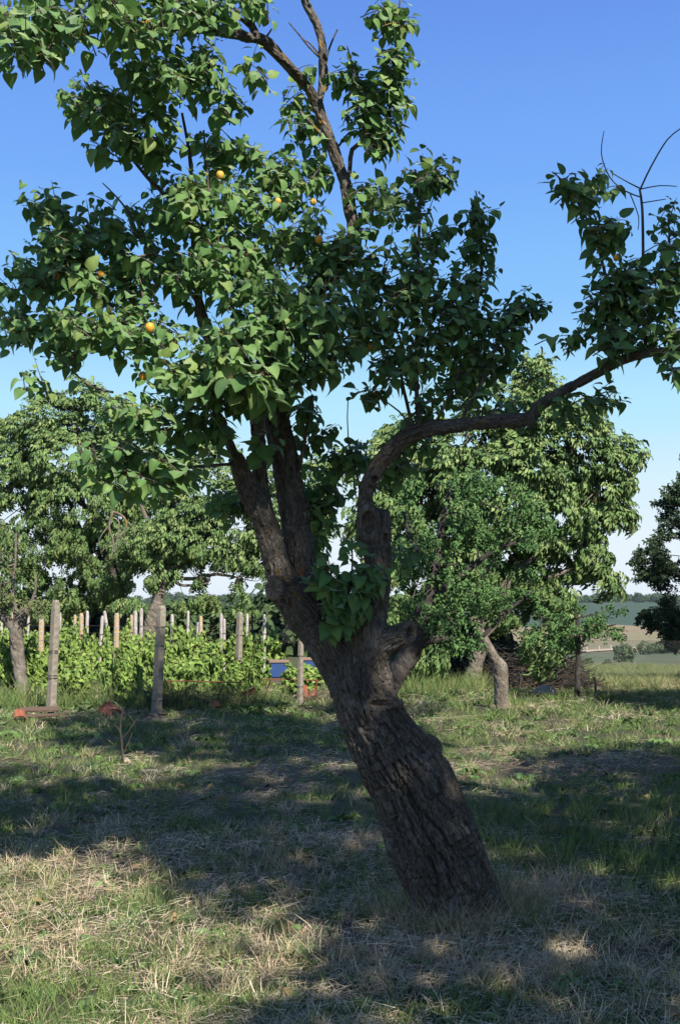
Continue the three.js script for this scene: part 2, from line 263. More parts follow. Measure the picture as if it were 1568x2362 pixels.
// ---------- the apricot tree ----------
const TD = 5.75;
const BASE = V3(P(1060, 2125, TD).x, 0, -TD);
const CH = {
  trunk: [[1066, 2175, 96], [1060, 2112, 92], [1032, 2029, 92], [994, 1930, 98], [956, 1830, 94], [920, 1764, 84], [881, 1698, 73], [850, 1632, 68], [834, 1575, 66], [832, 1530, 58]],
  rootR: [[1085, 2060, 60], [1125, 2110, 40], [1160, 2150, 30], [1185, 2180, 24]], rootL: [[1020, 2060, 60], [980, 2110, 36, 5.66], [955, 2150, 26, 5.6]], rootF: [[1050, 2070, 70, 5.7], [1060, 2140, 46, 5.55], [1075, 2190, 30, 5.48]],
  left: [[838, 1620, 60], [795, 1556, 46], [758, 1490, 46], [722, 1439, 43], [688, 1391, 46, 5.72], [664, 1362, 38, 5.72], [646, 1330, 29, 5.7], [630, 1270, 27, 5.68], [607, 1196, 26, 5.66], [577, 1140, 23, 5.64], [560, 1100, 20, 5.62], [548, 1058, 19, 5.58]],
  leader: [[705, 1420, 40], [703, 1343, 31, 5.78], [690, 1270, 33, 5.8], [680, 1196, 31, 5.82], [667, 1122, 30, 5.84], [655, 1049, 30, 5.85], [639, 975, 29, 5.85], [632, 905, 28, 5.85], [640, 840, 26, 5.85]],
  middle: [[622, 1230, 22, 5.7], [608, 1165, 18, 5.72], [600, 1100, 16, 5.74], [597, 1030, 15, 5.75], [592, 960, 14, 5.72]],
  right: [[846, 1610, 56], [852, 1540, 46, 5.73], [848, 1480, 46, 5.7], [848, 1430, 42, 5.7], [862, 1380, 33, 5.7], [871, 1306, 29, 5.7], [866, 1240, 33, 5.7], [866, 1205, 32, 5.7]],
  knob: [[866, 1235, 30, 5.7], [872, 1195, 24, 5.73], [876, 1180, 21, 5.74]],
  bough: [[853, 1220, 24, 5.68], [842, 1160, 15, 5.67], [848, 1120, 16, 5.66], [868, 1082, 18, 5.65], [895, 1046, 18, 5.63], [930, 1012, 19, 5.6], [968, 994, 18, 5.58], [1015, 985, 17, 5.56]],
  knot: [[672, 1368, 36, 5.72], [648, 1362, 30, 5.66], [630, 1358, 25, 5.61]],
  stub: [[862, 1500, 34, 5.7], [900, 1478, 28, 5.66], [946, 1458, 26, 5.62]],
  hump: [[930, 1775, 60], [965, 1745, 36, 5.78], [994, 1724, 29, 5.76]],
};
const CUT = { knot: V3(-.55, .02, .83), left: V3(.35, .25, .9), stub: V3(.75, -.05, .66), knob: V3(-.1, .95, .2), hump: V3(.35, .25, .9) };
// pruning scars: centre (photo), size, depth of the bark there
const SCARS = [[655, 1388, 7, 8, 5.7, 42], [849, 1206, 17, 29, 5.7, 33], [889, 1243, 7, 15, 5.7, 27], [880, 1622, 30, 9, 5.75, 62], [864, 1106, 8, 11, 5.66, 16]];
function surfaceNets(cell) {
  const chains = Object.entries(CH).map(([name, l], ci) => { const pts = frames(catmull(trace(l, TD), .045)), n = pts.length; return { name, pts, seed: ci * 7.3, cut: CUT[name] && { n: CUT[name].clone().normalize(), p: pts[n - 1].p.clone() } }; });
  const bones = []; chains.forEach((c, ci) => c.pts.forEach((a, i) => { if (i < c.pts.length - 1) { const b = c.pts[i + 1]; bones.push({ a: a.p, ab: b.p.clone().sub(a.p), l2: b.p.distanceToSquared(a.p), ra: a.r, rb: b.r, ci, q: a, q2: b }); } }));
  const scars = SCARS.map(([x, y, rx, ry, d, r]) => { const k = d / F, c = P(x, y, d - r * k * .93); return { c, rx: rx * k, ry: ry * k, n: V3((x - 845) / 200 * .2, .05, 1).normalize(), at: c.clone() }; });
  const bd = (b, x, y, z) => { const px = x - b.a.x, py = y - b.a.y, pz = z - b.a.z, t = clamp((px * b.ab.x + py * b.ab.y + pz * b.ab.z) / b.l2, 0, 1); return Math.hypot(px - b.ab.x * t, py - b.ab.y * t, pz - b.ab.z * t) - lerp(b.ra, b.rb, t); };
  const cd = new Float64Array(chains.length), K = .035;
  const sdf = (x, y, z, list, ls) => {
    cd.fill(9); for (const b of list) { const d = bd(b, x, y, z); if (d < cd[b.ci]) cd[b.ci] = d; }
    let r = 9;
    for (let i = 0; i < cd.length; i++) { let d = cd[i]; if (d > 8) continue; const c = chains[i].cut; if (c) { const e = (x - c.p.x) * c.n.x + (y - c.p.y) * c.n.y + (z - c.p.z) * c.n.z; d = Math.max(d, e); } const h = Math.max(K - Math.abs(r - d), 0) / K; r = Math.min(r, d) - h * h * K * .25; }
    for (const s of ls) { // rolled rim round a sunken face
      const dx = x - s.c.x, dy = y - s.c.y, dz = z - s.c.z, e = Math.hypot(dx / s.rx, dy / s.ry), m = Math.min(s.rx, s.ry), ring = Math.hypot((e - 1.15) * m, dz - .008) - m * .42;
      const h = Math.max(.014 - Math.abs(r - ring), 0) / .014; r = Math.min(r, ring) - h * h * .014 * .25;
      const hole = Math.hypot(dx / s.rx, dy / s.ry, (dz - .014) / .045) * .045 - .045 * .92; r = Math.max(r, -hole * .8);
    }
    return r;
  };
  const lo = V3(1e9, 1e9, 1e9), hi = V3(-1e9, -1e9, -1e9); for (const b of bones) for (const q of [b.q, b.q2]) { lo.min(q.p.clone().subScalar(q.r + .05)); hi.max(q.p.clone().addScalar(q.r + .05)); }
  lo.y = Math.max(lo.y, -.12);
  const B = 8, n = [0, 1, 2].map((k) => Math.ceil((hi.getComponent(k) - lo.getComponent(k)) / cell / B) * B), [nx, ny, nz] = n, sx = 1, sy = nx + 1, sz = (nx + 1) * (ny + 1);
  const f = new Float32Array(sz * (nz + 1)).fill(1), act = [], diag = cell * B * .87;
  for (let k = 0; k < nz; k += B) for (let j = 0; j < ny; j += B) for (let i = 0; i < nx; i += B) {
    const x = lo.x + (i + B / 2) * cell, y = lo.y + (j + B / 2) * cell, z = lo.z + (k + B / 2) * cell; let m = 9; const ds = bones.map((b) => { const d = bd(b, x, y, z); if (d < m) m = d; return d; });
    const near = Math.abs(m) < diag + .05, list = near ? bones.filter((_, q) => ds[q] < m + 2 * diag + .08) : null, ls = near ? scars.filter((s) => Math.hypot(x - s.c.x, y - s.c.y, z - s.c.z) < diag + .12) : null;
    for (let c = 0; c <= B; c++) for (let b = 0; b <= B; b++) for (let a = 0; a <= B; a++) { const o = (i + a) + (j + b) * sy + (k + c) * sz; f[o] = near ? sdf(lo.x + (i + a) * cell, lo.y + (j + b) * cell, lo.z + (k + c) * cell, list, ls) : f[o] === 1 ? m : f[o]; }
    if (near) act.push([i, j, k, list]);
  }
  const vid = new Map(), pos = [], idx = [], lists = [];
  for (const [I, J, Kk, list] of act) for (let k = Kk; k < Kk + B; k++) for (let j = J; j < J + B; j++) for (let i = I; i < I + B; i++) {
    const o = i + j * sy + k * sz; let mask = 0; const v = []; for (let c = 0; c < 8; c++) { const q = f[o + (c & 1) + (c >> 1 & 1) * sy + (c >> 2) * sz]; v.push(q); if (q < 0) mask |= 1 << c; }
    if (mask === 0 || mask === 255) continue;
    let ax = 0, ay = 0, az = 0, m = 0;
    for (let c = 0; c < 8; c++) for (let e = 0; e < 3; e++) { if (c >> e & 1) continue; const c2 = c | 1 << e; if ((v[c] < 0) === (v[c2] < 0)) continue; const t = v[c] / (v[c] - v[c2]); ax += (c & 1) + (e === 0 ? t : 0); ay += (c >> 1 & 1) + (e === 1 ? t : 0); az += (c >> 2) + (e === 2 ? t : 0); m++; }
    vid.set(o, pos.length / 3); pos.push(lo.x + (i + ax / m) * cell, lo.y + (j + ay / m) * cell, lo.z + (k + az / m) * cell); lists.push(list);
  }
  for (const o of vid.keys()) { const here = f[o] < 0;
    for (const [e, s1, s2] of [[sx, sy, sz], [sy, sz, sx], [sz, sx, sy]]) { const there = f[o + e] < 0; if (here === there) continue; const a = vid.get(o), b = vid.get(o - s1), c = vid.get(o - s1 - s2), d = vid.get(o - s2); if (b === undefined || c === undefined || d === undefined) continue; here ? idx.push(a, b, c, a, c, d) : idx.push(a, c, b, a, d, c); } }
  const g = geo(pos, idx), nr = g.attributes.normal.array, cl = new Float32Array(pos.length), uv = new Float32Array(pos.length / 3 * 2), c = [0, 0, 0], out = new Float32Array(pos.length);
  const gold = [[664, 1343], [672, 1352], [668, 1365], [680, 1370], [640, 1318], [642, 1326], [690, 1378], [733, 1390], [736, 1396], [655, 1335], [720, 1425]].map(([x, y]) => P(x, y, 5.62));
  for (let i = 0; i < pos.length / 3; i++) {
    const x = pos[i * 3], y = pos[i * 3 + 1], z = pos[i * 3 + 2]; let hs = 0, ws = 0, best = 9, br = .1, wood = 0;
    const per = new Map(); for (const b of lists[i]) { const d = bd(b, x, y, z), e = per.get(b.ci); if (!e || d < e.d) per.set(b.ci, { d, b }); }
    let md = 9; for (const e of per.values()) if (e.d < md) md = e.d;
    for (const { d, b } of per.values()) { const w = Math.exp(-(d - md) / .012); if (w < .02) continue;
      const px = x - b.a.x, py = y - b.a.y, pz = z - b.a.z, t = clamp((px * b.ab.x + py * b.ab.y + pz * b.ab.z) / b.l2, 0, 1), r = lerp(b.ra, b.rb, t), s = lerp(b.q.s, b.q2.s, t);
      const lx = px * b.q.u.x + py * b.q.u.y + pz * b.q.u.z, ly = px * b.q.v.x + py * b.q.v.y + pz * b.q.v.z, tw = s * 1.1, rx = lx * Math.cos(tw) - ly * Math.sin(tw), ry = lx * Math.sin(tw) + ly * Math.cos(tw);
      const big = sstep(.09, .2, r), h = barkHeight(rx, ry, s, lerp(.026, .052, big), chains[b.ci].seed) - .7, amp = lerp(.014, .046, big);
      hs += w * (h * amp + .3 * amp * (barkHeight(rx, ry, s, lerp(.012, .018, big), chains[b.ci].seed + 30) - .7) + .0035 * N(x * 70, y * 40, z * 70) + .02 * big * N(x * 4.5, y * 3, z * 4.5)); ws += w; if (d < best) { best = d; br = r; uv[i * 2] = Math.atan2(ly, lx) * r / .5 + b.ci * .31; uv[i * 2 + 1] = s / .5; } }
    let hgt = hs / ws;
    for (const ch of chains) if (ch.cut) { const e = (x - ch.cut.p.x) * ch.cut.n.x + (y - ch.cut.p.y) * ch.cut.n.y + (z - ch.cut.p.z) * ch.cut.n.z, far = Math.hypot(x - ch.cut.p.x, y - ch.cut.p.y, z - ch.cut.p.z); if (Math.abs(e) < .009 && far < .075 && ch.name !== 'knob') { wood = 1; hgt = .0025 * N(x * 90, y * 90, z * 90) + (ch.name === 'stub' ? -.05 * sstep(.03, .008, Math.hypot(far * .9, .002)) : 0); } }
    for (const s of scars) { const e = Math.hypot((x - s.c.x) / s.rx, (y - s.c.y) / s.ry), dz = Math.abs(z - s.c.z); if (dz < .06 && e < 1.5) { if (e < .95) { wood = 1; const a = Math.atan2(y - s.c.y, x - s.c.x); hgt = .004 * N(a * 5, e * 2, 3) + .003 * N(x * 80, y * 80); } else hgt *= .25; } }
    out[i * 3] = x + nr[i * 3] * hgt; out[i * 3 + 1] = y + nr[i * 3 + 1] * hgt; out[i * 3 + 2] = z + nr[i * 3 + 2] * hgt;
    barkColor({ x, y, z }, 'apricot', br > .1 ? -.4 : -.2, c);
    const rust = N(x * 22, y * 11, z * 22 + 40); if (rust > .6 && y > 1.2) { c[0] = .19; c[1] = .09; c[2] = .045; }
    for (const q of gold) { const d = q.distanceTo({ x, y, z }) + .014 * N(x * 90, y * 90, z * 90); if (d < .013) { c[0] = .27; c[1] = .165; c[2] = .04; } }
    if (wood) { const n = .5 + .5 * N(x * 60, y * 60, z * 60); c[0] = lerp(.16, .26, n); c[1] = lerp(.12, .205, n); c[2] = lerp(.09, .155, n); }
    cl[i * 3] = c[0]; cl[i * 3 + 1] = c[1]; cl[i * 3 + 2] = c[2];
  }
  const g2 = new THREE.BufferGeometry(); g2.setAttribute('position', new THREE.BufferAttribute(out, 3)); g2.setAttribute('color', new THREE.BufferAttribute(cl, 3)); g2.setAttribute('uv', new THREE.BufferAttribute(uv, 2)); g2.setIndex(idx); g2.computeVertexNormals();
  return g2;
}
const apricot = thing('apricot_tree', BASE, 'leaning apricot tree with thick furrowed trunk, forked limbs and yellow fruit', 'tree');
part(apricot, 'trunk', surfaceNets(.0055), barkMat);
const limb = (l, d = TD, seg = 14, lich = .1, amp = .16) => part(apricot, 'limb', tube(catmull(trace(l, d), .011), Math.round(seg * 1.6), 'apricot', lich, amp, l[0][0]), barkMat);
limb([[639, 870, 26, 5.85], [641, 820, 25, 5.85], [665, 750, 22, 5.8], [712, 685, 20, 5.75], [770, 620, 17, 5.7], [806, 575, 14, 5.68], [815, 545, 13], [808, 487, 13], [798, 429, 12], [782, 383, 12], [768, 343, 12], [754, 302, 12], [743, 274, 11], [731, 239, 12], [717, 213, 10.5, 5.72], [696, 186, 10.5, 5.68], [671, 158, 11, 5.62], [645, 132, 11, 5.56], [620, 104, 12, 5.5], [594, 88, 12, 5.42], [571, 86, 11, 5.34], [545, 77, 11, 5.25], [510, 72, 11, 5.15], [470, 68, 10, 5.05], [400, 60, 9, 4.9], [300, 56, 8, 4.7], [200, 52, 7, 4.5], [110, 66, 6, 4.35], [30, 60, 5, 4.2]], TD, 16, .2, .3);
limb([[733, 245, 9], [740, 216, 7.5], [743, 181, 7.5], [743, 139, 8], [743, 102, 9], [733, 63, 9], [720, 35, 9], [703, 0, 8.5], [690, -60, 8], [660, -160, 7], [640, -260, 6]], TD, 12, .12, .3);
limb([[596, 92, 10, 5.42], [584, 66, 9, 5.42], [566, 30, 8.5, 5.42], [552, -20, 8, 5.42], [520, -110, 7, 5.4], [500, -220, 5, 5.4]], TD, 10, .1, .15);
limb([[593, 980, 14, 5.72], [588, 925, 14, 5.7], [562, 868, 14, 5.66], [522, 830, 15, 5.6], [496, 806, 15, 5.55], [481, 768, 14, 5.53], [468, 735, 12, 5.52], [458, 690, 10, 5.5], [457, 620, 9, 5.5], [452, 575, 8.5, 5.5], [447, 525, 7.5, 5.5], [440, 495, 6.5, 5.5], [441, 425, 4.5, 5.5], [438, 360, 4, 5.45], [420, 260, 3, 5.35]], TD, 12, -.05, .28);
limb([[562, 1095, 13, 5.66], [538, 1045, 11, 5.68], [522, 1000, 9.5, 5.62], [508, 965, 8.5, 5.5], [490, 930, 7, 5.45], [470, 890, 5, 5.4]], TD, 9);
limb([[985, 988, 17.5, 5.57], [1067, 979, 15, 5.54], [1150, 972, 14, 5.5], [1205, 969, 13.5, 5.48], [1228, 958, 13, 5.47], [1240, 938, 12.5, 5.46], [1284, 911, 11.5, 5.44], [1359, 869, 10.5, 5.4], [1434, 831, 9.5, 5.36], [1499, 814, 8.5, 5.32], [1568, 803, 7.5, 5.28], [1660, 760, 6, 5.2], [1740, 700, 4, 5.15]], TD, 14, .0, .28);
const cutEnd = (l, d, mat) => part(apricot, 'cut_branch_stub', tube(catmull(trace(l, d), .01), 12, 'apricot', .05, .08, 3), barkMat);
const stub0 = cutEnd([[505, 825, 14, 5.56], [503, 812, 16, 5.52], [502, 803, 17, 5.45]]); cutEnd([[1215, 968, 12, 5.48], [1236, 972, 11, 5.46]]); cutEnd([[1216, 972, 5, 5.46], [1219, 990, 3, 5.46]]);
const woodMat = std({ color: col(.22, .165, .13) });
{ const f = (x, y, d, rpx, n) => { const r = rpx * d / F, g = new THREE.CylinderGeometry(r, r, .006, 20), m = cast(new THREE.Mesh(g, woodMat)); m.name = 'cut_face'; stub0.add(m); m.position.copy(P(x, y, d)); m.quaternion.setFromUnitVectors(V3(0, 1, 0), n.normalize()); };
  f(502, 803, 5.447, 15.5, V3(.02, -.05, 1)); }
// long branches and bare twigs, traced
const BR = [[[460, 702, 6, 5.5], [425, 655, 5.5, 5.45], [382, 612, 5, 5.4], [345, 570, 4.5, 5.38], [318, 540, 4, 5.36], [300, 495, 3, 5.35], [270, 455, 2, 5.34], [237, 422, 1.3, 5.33]], [[382, 612, 4, 5.4], [368, 640, 3.6, 5.38], [360, 662, 3, 5.37]], [[352, 588, 3, 5.37], [325, 590, 2.6, 5.34], [305, 598, 2.6, 5.32], [285, 615, 2.2, 5.3], [265, 627, 1.6, 5.3]], [[303, 598, 2.4, 5.32], [322, 640, 2.2, 5.3], [330, 690, 2, 5.28]],
  [[441, 498, 5, 5.5], [400, 465, 5, 5.42], [350, 420, 4.5, 5.35], [310, 372, 4, 5.3], [275, 325, 3.6, 5.25], [255, 280, 3, 5.2], [200, 190, 2.5, 5.15], [185, 160, 2, 5.1]], [[300, 370, 2.6, 5.3], [270, 372, 2.2, 5.28], [245, 368, 1.6, 5.27]], [[452, 600, 5, 5.5], [472, 540, 4.5, 5.45], [483, 490, 4, 5.42], [478, 400, 3, 5.4], [470, 300, 2.5, 5.3]],
  [[793, 428, 6], [806, 400, 5], [808, 365, 5.5], [812, 345, 5.5], [826, 333, 5.5, 5.72], [850, 334, 5, 5.7], [872, 342, 4, 5.68]], [[880, 345, 4, 5.68], [893, 300, 4, 5.66], [900, 240, 3.6, 5.64], [907, 170, 3.2, 5.62], [914, 90, 2.6, 5.6], [922, 0, 2, 5.58]], [[846, 334, 3.5, 5.7], [838, 280, 3, 5.7], [828, 220, 2.5, 5.7], [812, 150, 2, 5.7], [800, 105, 1.5, 5.7]],
  [[772, 348, 5], [754, 325, 4.5], [728, 296, 3.6], [700, 265, 2.8], [672, 235, 2]], [[740, 216, 4], [752, 205, 4], [758, 185, 3.5], [752, 150, 3], [760, 110, 2.5], [778, 68, 2]], [[736, 131, 3], [712, 108, 2.4], [690, 80, 2], [666, 52, 1.4]], [[736, 125, 2.4], [715, 100, 1.8], [695, 88, 1.2]], [[782, 336, 3], [794, 318, 2.6], [806, 305, 2], [810, 280, 1.5]], [[610, 92, 3, 5.45], [622, 74, 2.2, 5.44], [627, 66, 1.6, 5.43]],
  [[575, 60, 5, 5.42], [545, 35, 4, 5.35], [500, 8, 3.5, 5.3], [470, -15, 3, 5.25]], [[580, 70, 4, 5.42], [592, 30, 3, 5.4], [598, 0, 2.5, 5.4]], [[555, 30, 4, 5.42], [520, 12, 3, 5.4], [480, 40, 2, 5.35]], [[180, 50, 5, 4.5], [140, 20, 4, 4.4], [90, 25, 3, 4.3], [40, 40, 2, 4.2]], [[300, 56, 4, 4.7], [280, 20, 3, 4.6], [250, -20, 2, 4.6]],
  [[690, 1085, 5, 5.8], [700, 1030, 4.6, 5.8], [712, 960, 4, 5.82], [720, 910, 3, 5.84]], [[968, 985, 6.5, 5.56], [962, 930, 5.5, 5.58], [960, 850, 5, 5.6], [962, 700, 4.5, 5.65], [965, 560, 4, 5.7], [968, 470, 3, 5.7], [957, 390, 2, 5.7]], [[955, 1000, 5, 5.6], [938, 930, 4, 5.62], [925, 860, 3.5, 5.62], [930, 780, 3, 5.6]], [[1000, 985, 4, 5.56], [1050, 880, 3.5, 5.6], [1090, 760, 3, 5.66], [1110, 620, 2.6, 5.7], [1108, 500, 2, 5.72], [1096, 440, 1.5, 5.72]], [[1060, 975, 4, 5.54], [1110, 880, 3.4, 5.6], [1160, 770, 2.8, 5.66], [1205, 715, 2.2, 5.7], [1252, 690, 1.5, 5.72]],
  [[835, 1170, 4, 5.66], [828, 1120, 3, 5.75], [815, 1060, 2.5, 5.8], [800, 1010, 2, 5.84]], [[945, 1003, 2.6, 5.58], [930, 960, 2.2, 5.57], [895, 930, 1.8, 5.56], [860, 905, 1.4, 5.56]], [[803, 1010, 1.4, 5.84], [801, 960, 1.3, 5.84], [803, 920, 1.1, 5.84]], [[262, 905, 3, 5.2], [220, 895, 2.6, 5.2], [180, 868, 2.2, 5.2], [140, 830, 1.8, 5.2]], [[470, 980, 4, 5.4], [400, 985, 3.2, 5.35], [340, 1000, 2.6, 5.3], [310, 1030, 2, 5.3]], [[540, 1070, 4.5, 5.58], [470, 1075, 3.5, 5.45], [380, 1080, 3, 5.3], [290, 1085, 2, 5.2]], [[600, 1180, 3, 5.62], [580, 1160, 2.4, 5.6], [563, 1120, 2, 5.58], [545, 1080, 1.5, 5.57]],
  [[1400, 850, 5, 5.38], [1412, 760, 4.6, 5.36], [1400, 660, 4, 5.35], [1375, 560, 3.2, 5.35], [1340, 480, 2.6, 5.35], [1305, 425, 2, 5.35], [1272, 396, 1.4, 5.35]], [[1490, 816, 4.5, 5.32], [1480, 700, 4, 5.34], [1482, 590, 3.6, 5.34], [1480, 480, 3.2, 5.34], [1474, 436, 2.6, 5.34]], [[1474, 440, 2.4, 5.34], [1500, 385, 2, 5.33], [1538, 322, 1.7, 5.3], [1575, 292, 1.3, 5.3]], [[1474, 434, 1.8, 5.34], [1450, 422, 1.5, 5.34], [1412, 400, 1.2, 5.34]], [[1477, 436, 1.6, 5.34], [1520, 428, 1.3, 5.33], [1560, 430, 1, 5.32]], [[1480, 468, 1.5, 5.34], [1510, 463, 1.3, 5.33], [1535, 459, 1, 5.32]], [[1478, 455, 1.7, 5.34], [1440, 440, 1.6, 5.34], [1405, 408, 1.5, 5.34], [1386, 355, 1.3, 5.34], [1392, 302, .9, 5.34]], [[1452, 446, 1.4, 5.34], [1472, 500, 1.2, 5.33], [1470, 530, 1, 5.33]], [[1560, 806, 4, 5.28], [1550, 700, 3.4, 5.28], [1545, 600, 2.8, 5.28], [1540, 500, 2, 5.28]],
  [[795, 1450, 3, 5.62], [800, 1390, 2.6, 5.56], [812, 1310, 2.2, 5.52], [810, 1240, 1.4, 5.5]], [[800, 1450, 2.6, 5.6], [780, 1390, 2.2, 5.54], [765, 1330, 1.8, 5.52], [755, 1280, 1.2, 5.52]], [[805, 1440, 2.6, 5.6], [835, 1380, 2.2, 5.54], [856, 1320, 1.6, 5.5], [866, 1285, 1.2, 5.48]]];
BR.forEach((l, i) => part(apricot, 'branch', tube(catmull(trace(l, TD), .04), 7, 'apricot', i > 9 && i < 19 ? .12 : .02, .1, i), barkMat));

// the crown: shoots in clumps (photo x, y, half-width, half-height, depth, half-depth, shoots, leaf size)
const CLUMPS = [
  [50, 45, 100, 50, 4.15, .3, 15], [190, 30, 120, 60, 4.4, .3, 24], [350, 25, 110, 60, 4.8, .3, 22], [470, 15, 90, 35, 5, .3, 12], [590, -12, 55, 15, 5.2, .2, 5], [60, 100, 60, 15, 4.2, .2, 5],
  [375, 155, 85, 60, 4.9, .25, 20], [255, 215, 90, 40, 5.05, .25, 13], [185, 232, 42, 32, 5.1, .2, 6], [475, 150, 60, 45, 5, .25, 10], [505, 225, 50, 40, 5.2, .2, 7], [592, 160, 22, 24, 5.25, .1, 3], [345, 285, 85, 45, 5.0, .25, 17], [255, 315, 45, 30, 5.2, .2, 6], [350, 345, 45, 25, 5.2, .2, 6],
  [690, 250, 45, 55, 5.85, .25, 10], [700, 370, 60, 75, 5.9, .3, 16], [630, 410, 80, 55, 5.8, .35, 18], [560, 330, 40, 40, 5.75, .2, 5], [500, 330, 45, 55, 5.5, .25, 9], [700, 150, 12, 18, 5.7, .1, 1.2], [850, 190, 22, 35, 5.75, .1, 3],
  [470, 450, 120, 65, 5.4, .4, 32], [640, 520, 130, 90, 5.65, .5, 46], [810, 590, 110, 80, 5.75, .4, 36], [895, 450, 70, 65, 5.75, .3, 18], [490, 620, 130, 95, 5.35, .4, 44], [670, 690, 130, 95, 5.3, .45, 52], [560, 790, 130, 65, 5.1, .3, 34], [750, 780, 95, 70, 5.35, .4, 30], [870, 700, 80, 80, 5.65, .35, 28], [330, 610, 80, 80, 5.5, .3, 20], [330, 750, 95, 70, 5.2, .3, 26], [420, 860, 95, 50, 5.1, .25, 22], [600, 890, 70, 30, 5.15, .2, 9], [370, 480, 80, 60, 5.5, .3, 14], [560, 850, 60, 35, 4.95, .12, 8, .1], [470, 850, 50, 25, 5.0, .1, 4, .095], [700, 850, 60, 35, 5.3, .2, 9],
  [955, 640, 70, 90, 5.7, .3, 28], [1035, 750, 95, 80, 5.7, .3, 34], [950, 830, 90, 45, 5.6, .3, 18], [1090, 850, 90, 45, 5.7, .3, 20], [1130, 750, 60, 50, 5.7, .2, 10], [1185, 700, 45, 30, 5.75, .15, 5], [1075, 640, 45, 50, 5.75, .2, 9], [1000, 520, 40, 60, 5.75, .2, 9], [1180, 800, 35, 30, 5.7, .2, 4],
  [100, 470, 45, 28, 5.4, .15, 6], [165, 535, 70, 45, 5.4, .2, 12], [55, 630, 60, 45, 5.45, .25, 12], [175, 630, 80, 60, 5.4, .25, 20], [55, 735, 60, 40, 5.4, .25, 11], [175, 740, 80, 50, 5.25, .25, 19], [260, 550, 60, 50, 5.45, .25, 12], [80, 868, 35, 16, 5.2, .1, 3], [165, 805, 50, 22, 5.25, .1, 5], [230, 480, 45, 30, 5.5, .15, 4],
  [330, 935, 95, 45, 5.1, .25, 18], [265, 1040, 75, 40, 5.05, .2, 13], [380, 1055, 75, 40, 5.15, .2, 13], [460, 970, 65, 55, 5.3, .2, 12], [520, 890, 50, 40, 5.35, .2, 9], [575, 915, 28, 35, 5.4, .08, 4], [612, 1030, 12, 20, 5.5, .04, 1.5, .09], [310, 1100, 70, 15, 5.05, .15, 5],
  [712, 940, 32, 38, 5.85, .15, 4], [740, 985, 25, 25, 5.9, .1, 3], [795, 1050, 50, 45, 5.95, .15, 11], [720, 1170, 45, 45, 6.05, .15, 8], [540, 1150, 45, 25, 6, .15, 5], [870, 890, 45, 25, 5.7, .15, 5], [985, 920, 60, 35, 5.65, .2, 8], [950, 1020, 55, 25, 5.75, .12, 6], [910, 1060, 55, 25, 5.85, .12, 6], [1130, 920, 60, 25, 5.6, .15, 6], [770, 1130, 30, 25, 6, .1, 4], [930, 1270, 32, 16, 6, .1, 3], [735, 1240, 25, 45, 6.05, .1, 5],
  [1310, 415, 35, 20, 5.36, .1, 4], [1370, 440, 45, 30, 5.36, .12, 6], [1400, 530, 50, 50, 5.36, .15, 9], [1425, 625, 65, 60, 5.36, .2, 15], [1495, 690, 60, 60, 5.34, .2, 15], [1385, 700, 45, 45, 5.36, .15, 9], [1320, 765, 40, 18, 5.38, .1, 4], [1430, 770, 65, 40, 5.36, .2, 12], [1535, 600, 35, 80, 5.28, .15, 10], [1545, 490, 22, 30, 5.28, .1, 3], [1545, 770, 30, 50, 5.28, .15, 6], [1385, 905, 60, 22, 5.4, .12, 7], [1310, 925, 35, 25, 5.45, .1, 4], [1560, 840, 20, 20, 5.3, .1, 2],
  [790, 1345, 40, 60, 5.52, .05, 8, .08], [850, 1320, 26, 26, 5.5, .04, 3, .075], [745, 1330, 18, 40, 5.6, .05, 4], [780, 1420, 30, 14, 5.55, .04, 3, .08], [720, 1100, 36, 60, 6.05, .1, 8], [740, 1170, 30, 40, 6.05, .1, 6], [690, 1000, 12, 40, 6, .06, 3], [520, 1140, 40, 18, 5.95, .1, 5],
  [908, 40, 36, 45, 5.6, .12, 7], [918, 130, 36, 45, 5.62, .12, 8], [905, 220, 42, 50, 5.64, .12, 9], [890, 310, 40, 28, 5.66, .12, 6], [880, 20, 22, 30, 5.6, .1, 3], [800, 180, 34, 40, 5.72, .12, 5], [825, 265, 34, 45, 5.72, .12, 6], [1110, 560, 28, 55, 5.72, .1, 8], [1105, 485, 24, 30, 5.72, .08, 4], [985, 385, 45, 40, 5.72, .12, 7], [1020, 400, 28, 24, 5.72, .1, 3], [1215, 715, 36, 28, 5.72, .1, 4], [1245, 690, 14, 10, 5.72, .05, 1], [130, 590, 60, 40, 5.4, .2, 8], [260, 650, 60, 60, 5.4, .2, 10],
  // above the frame
  [150, -90, 170, 70, 4.6, .4, 22], [420, -110, 160, 90, 5.1, .4, 28], [640, -200, 150, 110, 5.5, .5, 30], [850, -110, 120, 90, 5.7, .4, 16], [480, -280, 180, 100, 5.5, .5, 26], [1680, 700, 80, 110, 5.2, .3, 16],
];
const aprLeaves = [];
